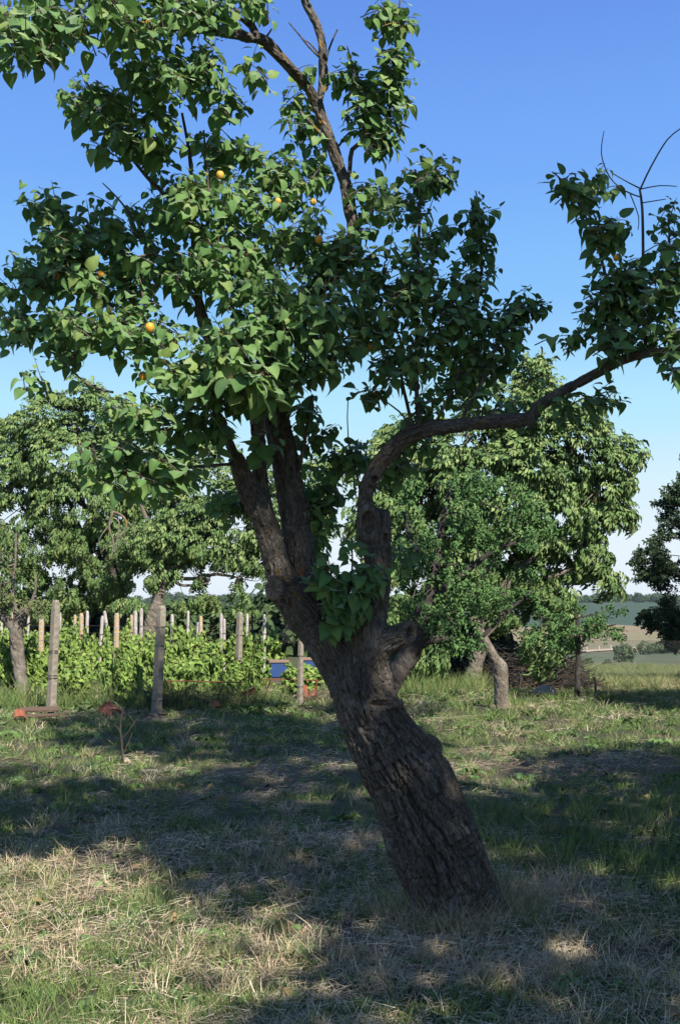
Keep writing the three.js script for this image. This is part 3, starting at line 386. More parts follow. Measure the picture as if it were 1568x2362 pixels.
{
  const R = rng(11), hub = P(620, 900, 5.6), twigs = [];
  for (const [cx, cy, rx, ry, d, dr, n, size = .061] of CLUMPS) {
    const cnt = Math.round(n * 1.3);
    for (let k = 0; k < cnt; k++) {
      let a, b, c; do { a = R() * 2 - 1; b = R() * 2 - 1; c = R() * 2 - 1; } while (a * a + b * b + c * c > 1);
      const p = P(cx + a * rx, cy + b * ry, d + c * dr), out = p.clone().sub(hub).setComponent(1, 0).normalize();
      const dir = V3((R() - .5) * 1.1, .35 + R() * .55, (R() - .5) * 1.1).addScaledVector(out, .55).normalize(), len = .12 + R() * .14, sag = R() * .1;
      const s = p.clone().addScaledVector(dir, -len * .5), pts = [0, .25, .5, .75, 1].map((t) => ({ p: s.clone().addScaledVector(dir, len * t).add(V3(0, -sag * t * t, 0)), r: lerp(.0032, .0012, t) }));
      dress(aprLeaves, pts, R, { gap: .02, size: size * (.75 + R() * .5), taper: .5 }); twigs.push(tube(pts, 4, 'apricot', 0, 0, 0, false));
    }
  }
  // upright shoots, leaved from end to end
  for (const [l, gap, size, from] of [[BR[8], .012, .085, .05], [BR[9], .02, .075, .1], [BR[22], .026, .07, .25], [BR[24], .02, .074, .3], [BR[25], .022, .074, .35], [BR[33], .015, .078, .12], [BR[41], .018, .075, .1], [BR[31], .02, .075, .3], [BR[26], .022, .07, .2], [BR[10], .025, .07, .2], [BR[4], .026, .085, .45], [BR[30], .03, .08, .25], [BR[29], .04, .07, .4], [BR[6], .025, .075, .1], [BR[42], .014, .09, .08], [BR[43], .016, .085, .08], [BR[44], .017, .082, .1],
    [[[100, 520, 3, 5.4], [75, 470, 2, 5.4], [55, 420, 1.2, 5.4]], .03, .07, .1], [[[975, 430, 2, 5.7], [972, 370, 1.6, 5.7], [978, 328, 1.2, 5.7]], .02, .078, .05], [[[985, 430, 2, 5.7], [1015, 390, 1.5, 5.7], [1050, 352, 1, 5.7]], .022, .075, .1], [[[40, 640, 2, 5.4], [30, 610, 1.5, 5.4], [42, 580, 1, 5.4]], .03, .08, .1]]) {
    const pts = catmull(trace(l, TD), .04); for (let k = 0; k < 1; k++) dress(aprLeaves, pts, R, { gap, size: size * .88, from, droop: .7 });
  }
  part(apricot, 'twigs', mergeGeometries(twigs), barkMat, { kind: 'stuff' });
}
hang(apricot, aprLeaves, APR, aprTints, aprMats, aprMat);
{ // ripe fruit
  const prof = [[0, -1], [.35, -.95], [.72, -.68], [.95, -.25], [1, .1], [.92, .5], [.68, .84], [.34, .97], [.1, .93], [0, .88]].map(([x, y]) => new THREE.Vector2(x * .019, y * .0205)), g = new THREE.LatheGeometry(prof, 16);
  const p = g.attributes.position; for (let i = 0; i < p.count; i++) { const a = Math.atan2(p.getZ(i), p.getX(i)), k = 1 - .1 * Math.exp(-(a * a) * 18); p.setX(i, p.getX(i) * k); p.setZ(i, p.getZ(i) * k); } g.computeVertexNormals();
  const mats = [col(.72, .33, .03), col(.66, .36, .05), col(.6, .24, .025)].map((c) => new THREE.MeshPhysicalMaterial({ color: c, roughness: .55, sheen: .3, sheenColor: col(1, .7, .4) }));
  [[346, 756, 4.98, 1.15], [532, 777, 5.0, .95], [330, 868, 5.08, 1.1], [154, 759, 5.2, 1.05], [508, 404, 5.15, 1], [233, 631, 5.35, 1.05], [735, 552, 5.3, 1], [641, 465, 5.5, .9], [855, 799, 5.5, .9], [698, 868, 5.25, .95], [722, 466, 5.55, .9], [130, 636, 5.3, .9], [1420, 595, 5.3, .8]].forEach(([x, y, d, s], i) => { const m = part(apricot, 'fruit', g, mats[i % 3]); m.scale.setScalar(s); m.rotation.y = i * 1.3; m.position.copy(P(x, y, d)).sub(apricot.position); });
}

// ---------- the other trees ----------
const small = (len, wid, fold, curl, seed) => leafGeo({ len, wid: wid * len, prof: [[0, .03], [.42, .48], [.72, .33], [1, 0]], fold, curl: curl, petiole: 0, seed, vein: 1.12 });
function place(g, p, dir, nrm) { const c = g.clone(); c.applyMatrix4(leafMatrix(p, dir, nrm, 1)); return c; }
const leaflet = (l, fold, curl, seed) => leafGeo({ len: l, wid: .46 * l, prof: [[0, .06], [.5, .5], [1, 0]], fold, curl, petiole: 0, seed, vein: 1.12 });
function pinnate(seed) { // walnut: seven leaflets that hang from an arching stalk
  const R = rng(seed), L = []; for (let i = 0; i < 7; i++) { const s = i < 6 ? (i % 2 ? 1 : -1) : 0, t = i < 6 ? .3 + Math.floor(i / 2) * .25 : 1, p = V3(0, t * .24, -.09 * t * t), l = .085 + .05 * t + R() * .015; L.push(place(leaflet(l, .25 + R() * .3, .35 + R() * .3, seed + i), p, V3(s * .95, .5 - .2 * R(), -.45 - R() * .35), V3((R() - .5) * .5, (R() - .5) * .4, 1))); }
  return mergeGeometries(L);
}
function sprig(seed, n, len, leaf, wid) {
  const R = rng(seed), L = []; for (let i = 0; i < n; i++) { const t = (i + .5) / n, a = i * 2.4, p = V3(0, t * len, 0); L.push(place(small(leaf * (.75 + R() * .4), wid, .2 + R() * .3, .2 + R() * .4, seed + i), p, V3(Math.cos(a) * 1, .55 + (t > .9 ? 1.5 : 0), Math.sin(a) * 1 - .25), V3(Math.cos(a + 2) * .4, .3, 1))); }
  return mergeGeometries(L);
}
const SPRAYS = { walnut: [pinnate(3), pinnate(21), pinnate(47)], plum: [sprig(5, 8, .18, .06, .55), sprig(15, 7, .2, .065, .55)], apple: [sprig(25, 7, .13, .06, .52), sprig(35, 7, .13, .06, .52)], dense: [sprig(45, 9, .2, .075, .6), sprig(55, 9, .2, .075, .6)], apricot: [sprig(65, 8, .2, .09, .85), sprig(75, 8, .2, .09, .85)] };
const TINT = { walnut: [col(.11, .18, .058), col(.138, .212, .068), col(.088, .15, .052), col(.185, .245, .09)], plum: [col(.062, .132, .038), col(.076, .152, .042), col(.05, .112, .034)], apple: [col(.11, .14, .05), col(.14, .165, .06), col(.08, .11, .042)], dense: [col(.03, .056, .024), col(.037, .068, .027), col(.025, .048, .021)], apricot: aprTints };  // the dense greens are darkened to carry the shade on the right-edge tree
const sprayMat = leafMat(1, 1, 1, { clearcoat: .22, clearcoatRoughness: .5, transmission: 0 });
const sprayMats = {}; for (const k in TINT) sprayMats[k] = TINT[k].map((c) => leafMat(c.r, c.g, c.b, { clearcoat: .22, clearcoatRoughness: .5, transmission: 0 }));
function tree({ name, label, group, at, d, wood, bark = 'pale', lich = 0, pads, per, spray, tint, scale = 1, seed, own = 300, droop = .55, twigs = 0, cat: category = 'tree', deep = .85 }) {
  const R = rng(seed), t = thing(name, at, label, category, group), leaves = [], tw = [], tips = [];
  wood.forEach((l, i) => { const pts = catmull(Array.isArray(l[0]) ? trace(l, d) : l, i ? .08 : .022); tips.push(...pts.slice(pts.length / 2 | 0).map((q) => q.p)); part(t, i ? 'limb' : 'trunk', tube(pts, i ? 10 : 26, bark, lich - .25, i ? .2 : .14, seed + i), barkMat); });
  const c0 = V3(); const blobs = pads.map(([x, y, rx, ry, dd, k]) => { const D = dd ?? d, p = P(x, y, D); return { p, rx: rx * D / F, ry: ry * D / F, rz: Math.max(.45, rx * D / F * deep), k: k ?? 1 }; }); blobs.forEach((b) => c0.add(b.p)); c0.multiplyScalar(1 / blobs.length);
  for (const b of blobs) {
    const n = Math.round(per * b.k * (b.rx * b.ry + b.rx * b.rz + b.ry * b.rz));
    // sprays sit in bunches at the ends of twigs
    for (let k = 0; k < n / 4; k++) {
      let v; do { v = V3(R() * 2 - 1, R() * 2 - 1, R() * 2 - 1); } while (v.lengthSq() > 1 || v.lengthSq() < .05); v.multiplyScalar(Math.pow(v.length(), -.45));
      const p = b.p.clone().add(V3(v.x * b.rx, v.y * b.ry, v.z * b.rz)); if (N(p.x * 1.15 + seed, p.y * 1.4, p.z * 1.15) < -.14 + .08 * N(p.x * 4, p.y * 4, p.z * 4)) continue; const out = p.clone().sub(c0).normalize().addScaledVector(v, .6).normalize();
      if (twigs && k % twigs === 0 && tips.length) { let best = tips[0]; for (let q = 0; q < 6; q++) { const z = tips[R() * tips.length | 0]; if (z.distanceTo(p) < best.distanceTo(p)) best = z; } if (best.distanceTo(p) < 3) tw.push(twig(best, p, .016, .004, .3, R, bark, 4)); }
      for (let j = 0; j < 4; j++) { const dir = out.clone().multiplyScalar(.9).add(V3((R() - .5) * 1.6, (R() - .5) * .9 - droop * .5, (R() - .5) * 1.6)).normalize();
        const nrm = V3(.25, .8, .45).addScaledVector(out, .3).add(V3((R() - .5) * .7, 0, (R() - .5) * .7));
        const q = p.clone().add(V3((R() - .5) * .18, (R() - .5) * .18, (R() - .5) * .18)); leaves.push({ m: leafMatrix(q, dir, nrm, scale * (.75 + R() * .5)), p: q, k: R() * 6 | 0, c: R() }); }
    }
  }
  if (tw.length) part(t, 'twigs', mergeGeometries(tw), barkMat, { kind: 'stuff' });
  hang(t, leaves, SPRAYS[spray], TINT[tint || spray], sprayMats[tint || spray], sprayMat, spray === 'walnut' ? 'leaf' : 'leafy_twig', own);
  return t;
}
const gnd = (vx, vy) => { const p = groundAt(vx, vy); return V3(p.x, H(p.x, p.z), p.z); };
const onGround = (x, z) => V3(x, H(x, z), z);
// walnut on the right, sunlit
tree({ name: 'walnut_tree', label: 'sunlit walnut tree with broad low crown beside the brush pile', at: onGround(P(1085, 1588, 21.8).x, -21.8), d: 21.8, bark: 'pale', seed: 101, spray: 'walnut', per: 450, twigs: 40, scale: .88,
  wood: [[[1082, 1596, 19], [1090, 1560, 17], [1102, 1510, 16], [1112, 1470, 15], [1120, 1420, 15], [1128, 1350, 13], [1140, 1260, 10], [1170, 1150, 7], [1210, 1020, 5], [1240, 900, 3]], [[1122, 1400, 10], [1180, 1330, 8], [1260, 1260, 6], [1340, 1180, 4], [1410, 1080, 2.5]], [[1120, 1420, 9], [1060, 1340, 8], [1000, 1240, 6], [940, 1140, 4], [880, 1060, 3]], [[1135, 1300, 8], [1080, 1200, 6], [1060, 1100, 4], [1080, 1000, 3]], [[1150, 1230, 6], [1230, 1180, 5], [1300, 1080, 4], [1340, 980, 2.5]], [[1180, 1330, 5], [1270, 1330, 4], [1360, 1300, 3], [1400, 1340, 2]]],
  pads: [[1240, 870, 42, 36], [1210, 955, 95, 55], [1345, 965, 40, 36], [1325, 1040, 80, 52], [1420, 1055, 42, 40], [1245, 1075, 110, 70], [1100, 1030, 115, 75], [985, 1075, 105, 75], [1385, 1125, 65, 48], [1300, 1180, 100, 60], [1425, 1195, 30, 32], [1150, 1170, 115, 80], [1000, 1195, 110, 80], [1245, 1290, 105, 60], [1365, 1285, 38, 40], [1395, 1335, 28, 22], [1180, 1385, 85, 50], [1275, 1375, 58, 42], [1000, 1370, 90, 55], [800, 1110, 60, 50], [880, 1200, 80, 70], [1285, 1430, 40, 45], [1245, 1485, 35, 50, 20.6], [1000, 1505, 52, 42, 21.2], [1020, 1545, 36, 22, 20.8], [890, 1330, 60, 60], [1090, 1300, 90, 60], [760, 1180, 50, 60], [1110, 930, 50, 40], [740, 1100, 40, 40], [720, 1280, 40, 60], [950, 1000, 50, 36], [930, 1420, 40, 40], [1060, 1100, 90, 70], [1190, 1250, 90, 60], [900, 1060, 50, 50]] });
// plum in front of it, dark
tree({ name: 'plum_tree', label: 'dark leafy plum tree leaning behind the apricot trunk', at: onGround(P(868, 1655, 15.2).x, -15.2), d: 15.2, bark: 'dark', lich: .02, seed: 131, spray: 'plum', per: 300, twigs: 30, own: 200,
  wood: [[[868, 1672, 24], [885, 1610, 23], [915, 1555, 22], [945, 1510, 22], [962, 1460, 21], [972, 1420, 18], [992, 1370, 14], [1005, 1300, 10], [1020, 1200, 6], [1040, 1120, 3]], [[955, 1500, 12], [985, 1480, 9], [1030, 1473, 8], [1080, 1468, 8], [1112, 1468, 7]], [[985, 1385, 9], [1060, 1330, 7], [1140, 1270, 5], [1230, 1240, 3]], [[1000, 1320, 7], [950, 1250, 5], [930, 1180, 3]], [[1112, 1468, 5], [1160, 1420, 4], [1230, 1360, 3]]],
  pads: [[965, 1150, 50, 45], [1050, 1175, 85, 60], [1130, 1150, 75, 50], [1165, 1235, 95, 60], [1060, 1275, 100, 58], [955, 1290, 45, 42], [1110, 1345, 100, 45], [990, 1400, 45, 36], [1220, 1330, 55, 40], [1040, 1420, 60, 25], [1060, 1470, 40, 10]] });
// small pruned tree
tree({ name: 'pruned_fruit_tree', label: 'small pruned fruit tree with kinked bare trunk on sunlit grass', at: onGround(P(1155, 1634, 17.4).x, -17.4), d: 17.4, bark: 'pale', lich: .02, seed: 151, spray: 'plum', tint: 'plum', per: 150, own: 60, twigs: 8,
  wood: [[[1162, 1650, 19], [1157, 1625, 16], [1155, 1590, 15], [1155, 1560, 15], [1152, 1538, 15], [1140, 1518, 11], [1125, 1490, 9], [1116, 1472, 9], [1110, 1460, 8], [1100, 1440, 8], [1086, 1424, 7]], [[1112, 1470, 7], [1125, 1460, 6], [1140, 1445, 6], [1150, 1430, 5], [1160, 1400, 4], [1175, 1340, 3]], [[1108, 1455, 4], [1114, 1440, 4], [1122, 1434, 3], [1132, 1433, 2.5]], [[1146, 1634, 9], [1138, 1632, 8], [1133, 1628, 5]]],
  pads: [[1170, 1340, 60, 40, 17.4], [1110, 1380, 50, 28, 17.4, .7], [1210, 1400, 40, 20, 17.4, .5]] });
// young tree by the fence
tree({ name: 'young_tree', label: 'slim young tree with straight dark stem beside the chain-link fence', at: onGround(P(1330, 1614, 19).x, -19), d: 19, bark: 'dark', seed: 171, spray: 'plum', tint: 'plum', per: 260, own: 100, twigs: 10,
  wood: [[[1330, 1622, 6.5], [1331, 1570, 5.8], [1333, 1510, 5.4], [1332, 1450, 4.5], [1325, 1400, 3]], [[1333, 1490, 3], [1370, 1455, 2.4], [1420, 1440, 1.4]], [[1333, 1480, 3], [1290, 1440, 2.4], [1240, 1420, 1.6]]],
  pads: [[1325, 1440, 45, 32], [1385, 1450, 34, 18], [1265, 1450, 50, 32], [1300, 1480, 36, 16], [1412, 1412, 8, 8, 19, .7]] });
// tree at the right edge; part of its shade is put into the leaf colour
tree({ name: 'shade_tinted_tree', label: 'dense tree with shade painted into its leaves overhanging the meadow beyond the fence', at: onGround(P(1640, 1560, 29).x, -29), d: 29, bark: 'dark', seed: 191, spray: 'dense', per: 380, twigs: 80, own: 150,
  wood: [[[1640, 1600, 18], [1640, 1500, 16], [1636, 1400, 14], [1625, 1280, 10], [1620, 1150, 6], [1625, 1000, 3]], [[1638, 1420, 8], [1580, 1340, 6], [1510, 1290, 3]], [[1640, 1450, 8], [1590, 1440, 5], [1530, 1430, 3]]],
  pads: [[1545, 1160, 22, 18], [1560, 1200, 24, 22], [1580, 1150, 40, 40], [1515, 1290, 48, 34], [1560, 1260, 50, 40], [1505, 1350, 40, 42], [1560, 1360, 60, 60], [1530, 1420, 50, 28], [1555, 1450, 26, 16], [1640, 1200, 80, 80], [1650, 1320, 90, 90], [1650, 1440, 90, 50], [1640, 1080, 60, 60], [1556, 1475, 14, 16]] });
// big walnuts behind the vineyard
tree({ name: 'walnut_tree', label: 'tall spreading walnut tree behind the vineyard beside the apple tree', at: onGround(P(285, 1466, 33).x, -33), d: 33, bark: 'dark', seed: 211, spray: 'walnut', per: 260, twigs: 80, scale: .98,
  wood: [[[285, 1470, 16], [280, 1400, 15], [262, 1320, 13], [230, 1220, 10], [200, 1120, 7], [180, 1000, 4], [175, 920, 2]], [[268, 1340, 9], [200, 1290, 7], [120, 1230, 5], [50, 1170, 3]], [[255, 1290, 8], [310, 1200, 6], [320, 1090, 4], [290, 990, 2]], [[220, 1190, 6], [150, 1120, 5], [90, 1040, 3]]],
  pads: [[172, 915, 55, 38], [115, 975, 85, 55], [235, 965, 55, 52], [55, 1005, 60, 50], [150, 1060, 130, 65], [295, 1030, 75, 65], [45, 1110, 80, 60], [195, 1160, 130, 70], [325, 1125, 85, 65], [95, 1240, 115, 60], [255, 1255, 115, 62], [50, 1330, 75, 45], [195, 1345, 110, 45], [-60, 1150, 80, 120], [120, 1400, 90, 22], [330, 1220, 60, 50]] });
tree({ name: 'walnut_tree', label: 'walnut tree with leaning bare trunk rising behind the vineyard posts', at: onGround(P(338, 1470, 31).x, -31), d: 31, bark: 'pale', lich: .03, seed: 231, spray: 'walnut', per: 330, twigs: 60, scale: .95,
  wood: [[[335, 1482, 17], [352, 1430, 15], [368, 1370, 12], [382, 1310, 11], [388, 1250, 9], [400, 1170, 6], [430, 1080, 4], [450, 1000, 2]], [[385, 1320, 7], [430, 1290, 6], [490, 1240, 5], [550, 1180, 3], [590, 1130, 2]], [[384, 1330, 5], [440, 1335, 4], [500, 1325, 3.5], [560, 1335, 2]], [[388, 1270, 6], [340, 1200, 5], [320, 1140, 3]], [[395, 1330, 4], [420, 1350, 3], [480, 1345, 2.5]]],
  pads: [[425, 1110, 70, 55], [445, 1180, 75, 55], [395, 1240, 80, 50], [505, 1150, 50, 45], [360, 1310, 65, 36], [440, 1325, 40, 26], [535, 1270, 36, 36], [300, 1395, 45, 20], [480, 1380, 28, 18], [560, 1350, 28, 20], [590, 1210, 50, 50], [480, 1050, 60, 50], [650, 1180, 60, 60, 31, .7], [560, 1400, 30, 14], [440, 1395, 36, 14], [640, 1340, 40, 30, 31, .6], [700, 1250, 60, 60], [600, 1290, 40, 34], [530, 1200, 60, 50], [470, 1260, 60, 44], [330, 1260, 60, 50], [600, 1130, 60, 40]] });
// apple tree at the left edge
tree({ name: 'apple_tree', label: 'gnarled grey apple tree with sparse leaves in front of the vineyard', at: onGround(P(52, 1610, 18.6).x, -18.6), d: 18.6, bark: 'pale', lich: -.02, seed: 251, spray: 'apple', per: 190, own: 120, twigs: 7,
  wood: [[[56, 1640, 18], [54, 1610, 16], [48, 1560, 14], [42, 1510, 14], [38, 1470, 15], [40, 1445, 14], [52, 1425, 11], [62, 1405, 10], [70, 1392, 9]], [[38, 1465, 11], [25, 1440, 10], [5, 1420, 9], [-20, 1405, 8]], [[42, 1450, 8], [36, 1410, 6], [30, 1360, 4], [36, 1290, 3], [38, 1230, 2]], [[-10, 1412, 6], [0, 1380, 5], [10, 1340, 3]], [[66, 1400, 4], [80, 1370, 3], [84, 1330, 2]]],
  pads: [[20, 1370, 46, 30], [60, 1360, 32, 26], [20, 1310, 34, 30], [15, 1250, 26, 30], [80, 1390, 22, 22], [-40, 1340, 50, 50], [40, 1290, 26, 30]] });
{ // a broken grey branch hanging in the walnut
  const t = thing('broken_branch', P(262, 1215, 29.5), 'bare lichen-gold broken branch hanging in the walnut crown', 'branch'), R = rng(8), L = [];
  for (const l of [[[262, 1180, 3], [285, 1192, 3], [292, 1215, 2.5], [275, 1240, 2]], [[262, 1180, 3], [252, 1215, 2.6], [262, 1250, 2.2], [256, 1290, 1.6]], [[255, 1210, 2], [236, 1232, 1.4], [228, 1250, 1]], [[262, 1195, 2.4], [275, 1205, 2], [270, 1250, 1.6], [268, 1270, 1]], [[285, 1195, 2], [305, 1215, 1.4], [312, 1235, 1]], [[262, 1250, 1.6], [245, 1262, 1.2], [232, 1275, .8]], [[276, 1238, 1.6], [290, 1250, 1], [300, 1262, .7]]]) part(t, 'branch', tube(catmull(trace(l, 29.5), .1), 6, 'pale', .3, .1), barkMat);
  void R; void L;
}
// trees that stand out of view and throw the shade on the lawn, the trunk and the fence
function shader(name, label, x, z, h, crown, seed, per, mid = .66, spray = 'apricot', scale = 1.25) {
  const R = rng(seed), at = onGround(x, z), W = [], t0 = V3(x, at.y - .05, z);
  W.push([{ p: t0, r: .17 }, { p: t0.clone().add(V3(.1, 1, .05)), r: .14 }, { p: t0.clone().add(V3(.05, h * .55, 0)), r: .1 }, { p: t0.clone().add(V3(-.1, h * .85, .1)), r: .03 }]);
  for (let k = 0; k < 5; k++) { const a = k * 1.26 + R(), y = h * (.22 + .06 * k); W.push([{ p: t0.clone().add(V3(.05, y, 0)), r: .08 }, { p: t0.clone().add(V3(Math.cos(a) * crown * .45, y + h * .18, Math.sin(a) * crown * .45)), r: .05 }, { p: t0.clone().add(V3(Math.cos(a) * crown * .8, y + h * .28, Math.sin(a) * crown * .8)), r: .02 }]); }
  const T = thing(name, at, label, 'tree', 'orchard trees outside the view'), leaves = [];
  W.forEach((l, i) => part(T, i ? 'limb' : 'trunk', tube(catmull(l, .2), i ? 7 : 12, 'apricot', 0, .15, i), barkMat));
  for (let k = 0; k < per; k++) { const v = V3(R() * 2 - 1, R() * 2 - 1, R() * 2 - 1); if (v.lengthSq() > 1 || N(v.x * 2.3 + seed, v.y * 2.3, v.z * 2.3) < -.08) { continue; } const p = t0.clone().add(V3(v.x * crown, h * mid + v.y * h * (1 - mid), v.z * crown)); leaves.push({ m: leafMatrix(p, V3(v.x + R() - .5, R() - .7, v.z + R() - .5), V3(R() - .5, 1, R() - .5), scale * (.8 + R() * .5)), p, k: R() * 4 | 0, c: R() }); }
  part(T, 'foliage', bake(leaves, SPRAYS[spray], TINT[spray]), sprayMat, { kind: 'stuff' });
}
shader('orchard_tree', 'tall round apricot tree standing right of the viewer out of sight', 4.0, -1.2, 9.5, 2.05, 301, 5000, .72);
shader('orchard_tree', 'lofty apricot tree standing close to the right of the leaning one', 3.3, -5.9, 11.6, 2.35, 311, 5600, .78);
shader('orchard_tree', 'low apricot tree standing behind the viewer out of sight', 3.7, .5, 6.0, 1.75, 321, 2500, .74);
shader('orchard_tree', 'apricot tree standing on the right beyond the edge of the view', 6.2, -6.2, 5.8, 2.3, 331, 5200, .66);
shader('orchard_tree', 'orchard tree standing near the fence beyond the edge of view', 8.4, -15.6, 5.2, 2.4, 361, 7000, .66);
shader('orchard_tree', 'tall walnut standing by the fence beyond the edge of view', 14.2, -21.5, 10, 4, 391, 9000, .66, 'walnut', 1.7);

// ---------- posts, vines, fence and odd things ----------
const concrete = (() => { const t = noiseTex(256, (u, v, i, j) => { const n = .5 + .3 * fbm(u * 9, v * 9, 1) + .25 * N(i * .9, j * .9, 2), o = fbm(u * 5 + 7, v * 7, 6) > .42; const q = clamp(n, 0, 1); return o ? [lerp(120, 160, q), lerp(92, 124, q), lerp(54, 84, q)] : [lerp(100, 168, q), lerp(94, 158, q), lerp(82, 142, q)]; }); return std({ map: t, bumpMap: t, bumpScale: .006 }); })();
const lichenPost = (() => { const t = noiseTex(256, (u, v, i, j) => { const n = .5 + .4 * fbm(u * 7, v * 16, 3) + .2 * N(i * .8, j * .5, 2), o = fbm(u * 6 + 3, v * 9, 9) > .1, q = clamp(n, 0, 1); return o ? [lerp(150, 205, q), lerp(118, 165, q), lerp(70, 115, q)] : [lerp(120, 205, q), lerp(112, 196, q), lerp(100, 180, q)]; }); return std({ map: t, bumpMap: t, bumpScale: .008 }); })();
const greyPost = (() => { const t = noiseTex(256, (u, v, i, j) => { const q = clamp(.5 + .45 * fbm(u * 14, v * 3, 5) + .2 * N(i * .9, j * .15, 2), 0, 1); return [lerp(110, 225, q), lerp(104, 212, q), lerp(98, 204, q)]; }); return std({ map: t, bumpMap: t, bumpScale: .006 }); })();
const rustMat = std({ color: col(.16, .055, .03), roughness: .9 }), wireMat = std({ color: col(.08, .065, .055), roughness: .6, metalness: .6 });
function postGeo(h, w0, w1, sides, chamfer, seed, lean = 0, lz = 0) { // a worn tapering post with a bevelled head
  const R = rng(seed), pos = [], idx = [], uv = [], rings = [[-.25, w0], [0, w0], [.3, lerp(w0, w1, .3)], [.6, lerp(w0, w1, .6)], [.85, lerp(w0, w1, .85)], [1 - chamfer / h, w1], [1, w1 * .62]];
  const shape = sides === 4 ? Array.from({ length: 8 }, (_, k) => { const s = [[1, .8], [.8, 1], [-.8, 1], [-1, .8], [-1, -.8], [-.8, -1], [.8, -1], [1, -.8]][k]; return s; }) : Array.from({ length: sides }, (_, k) => { const a = k / sides * 6.283, b = 1 + (R() - .5) * .16; return [Math.cos(a) * b, Math.sin(a) * b]; });
  const n = shape.length; rings.forEach(([t, w], i) => { for (let k = 0; k <= n; k++) { const [a, b] = shape[k % n], j = 1 + (R() - .5) * .07; pos.push(a * w * j * .5 + lean * t * h, (t < 0 ? t : t * h) + (i > 4 ? (R() - .5) * .012 : 0), b * w * j * .5 + lz * t * h); uv.push(k / n * w0 * 4 * 2, t * h * 2); } if (i) for (let k = 0; k < n; k++) { const a = (i - 1) * (n + 1) + k; idx.push(a, a + n + 1, a + 1, a + 1, a + n + 1, a + n + 2); } });
  const o = pos.length / 3; pos.push(lean * h, h + .004, lz * h); uv.push(0, 0); for (let k = 0; k < n; k++) { const a = (rings.length - 1) * (n + 1) + k; idx.push(o, a + 1, a); }
  return geo(pos, idx, null, uv);
}
function post(name, label, cat, group, vx, d, h, w, sides, mat, seed, lean = 0, ties = [], turn = 0) {
  const x = P(vx, 1500, d).x, at = onGround(x, -d), t = thing(name, at, label, cat, group); t.rotation.y = turn;
  const m = cast(new THREE.Mesh(postGeo(h, w, w * .86, sides, .05, seed, lean), mat)); m.name = 'shaft'; t.add(m);
  for (const y of ties) { const ww = lerp(w, w * .86, y / h), g = new THREE.TorusGeometry(ww * .62, .0045, 5, 20); g.rotateX(Math.PI / 2); const k = cast(new THREE.Mesh(g, wireMat)); k.name = 'wire_tie'; k.position.set(lean * y, y, 0); m.add(k); }
  return t;
}
const GP = 'concrete posts along the edge of the vineyard';
post('concrete_post', 'tall square concrete post beside rotten boards at the vineyard edge', 'post', GP, 121, 16.3, 1.7, .115, 4, concrete, 1, .03, [.05, .56, .6, .93, .96], .95);
post('concrete_post', 'square concrete post standing in heaped dead brushwood at the vineyard edge', 'post', GP, 363, 16.7, 1.62, .125, 4, concrete, 2, .045, [.2, 1.02, 1.3], .85);
post('concrete_post', 'shaded grey concrete post behind the rusty beam', 'post', GP, 549, 19.6, 1.5, .105, 4, concrete, 3, .03, [.7, 1.1], .9);
post('concrete_post', 'narrow concrete post beside the upright orange roof tiles', 'post', GP, 692, 18.2, 1.05, .085, 4, concrete, 4, .02, [.3, .8], .9);
const lab = 'weathered wooden vineyard post rising above the grape vines', gv = 'wooden posts in the vineyard';
[[4, 26, 1.4, .09, 1], [28, 25, 1.5, .08, 0], [19, 23, 1.3, .1, 1], [63, 28, 1.35, .08, 1], [95, 22, 1.46, .13, 0], [138, 27, 1.46, .08, 1], [174, 24, 1.44, .09, 0], [190, 21.5, 1.48, .11, 0, -.02], [200, 29, 1.5, .1, 1], [228, 24, 1.42, .09, 1, -.06], [269, 21, 1.48, .115, 0], [302, 25, 1.42, .09, 0, -.03], [313, 28, 1.5, .12, 1], [325, 27, 1.56, .1, 1], [398, 23.5, 1.45, .09, 1, -.03], [432, 29, 1.5, .08, 1], [453, 25, 1.26, .08, 1, -.03], [461, 22.5, 1.42, .1, 0, -.03], [511, 24.5, 1.44, .09, 1], [517, 28, 1.3, .09, 1], [569, 29, 1.42, .09, 1], [608, 23, 1.44, .085, 1, -.03]].forEach(([x, d, h, w, g, l], i) => post('vineyard_post', g ? 'bleached grey ' + lab.slice(10) : 'ochre lichen-covered ' + lab.slice(10), 'post', g ? 'bleached ' + gv : 'ochre ' + gv, x, d, h, w, 8, g ? greyPost : lichenPost, 20 + i, l || (i % 3 - 1) * .015, i % 2 ? [h * .72] : [], i));
{ const t = post('vineyard_post', 'white split post leaning sideways above the vines', 'post', null, 262, 27.5, 1.5, .1, 6, greyPost, 60, -.16, [], 0); void t; }
for (const [y, d, n] of [[1.18, 24.5, 'upper'], [1.02, 24.4, 'lower'], [.95, 21.2, 'front']]) { const a = onGround(-9, -d), pts = []; for (let k = 0; k <= 24; k++) pts.push({ p: V3(-9 + k * .34, a.y + y - .02 * Math.sin(k * .9) ** 2, -d), r: .0035 }); tag(part(null, 'trellis_wire', tube(pts, 4, 'dark', 0, 0), wireMat), { upper: 'rusty trellis wire strung high behind the vines', lower: 'rusty trellis wire strung below the high one behind the vines', front: 'rusty trellis wire strung through the front vines' }[n], 'wire'); }
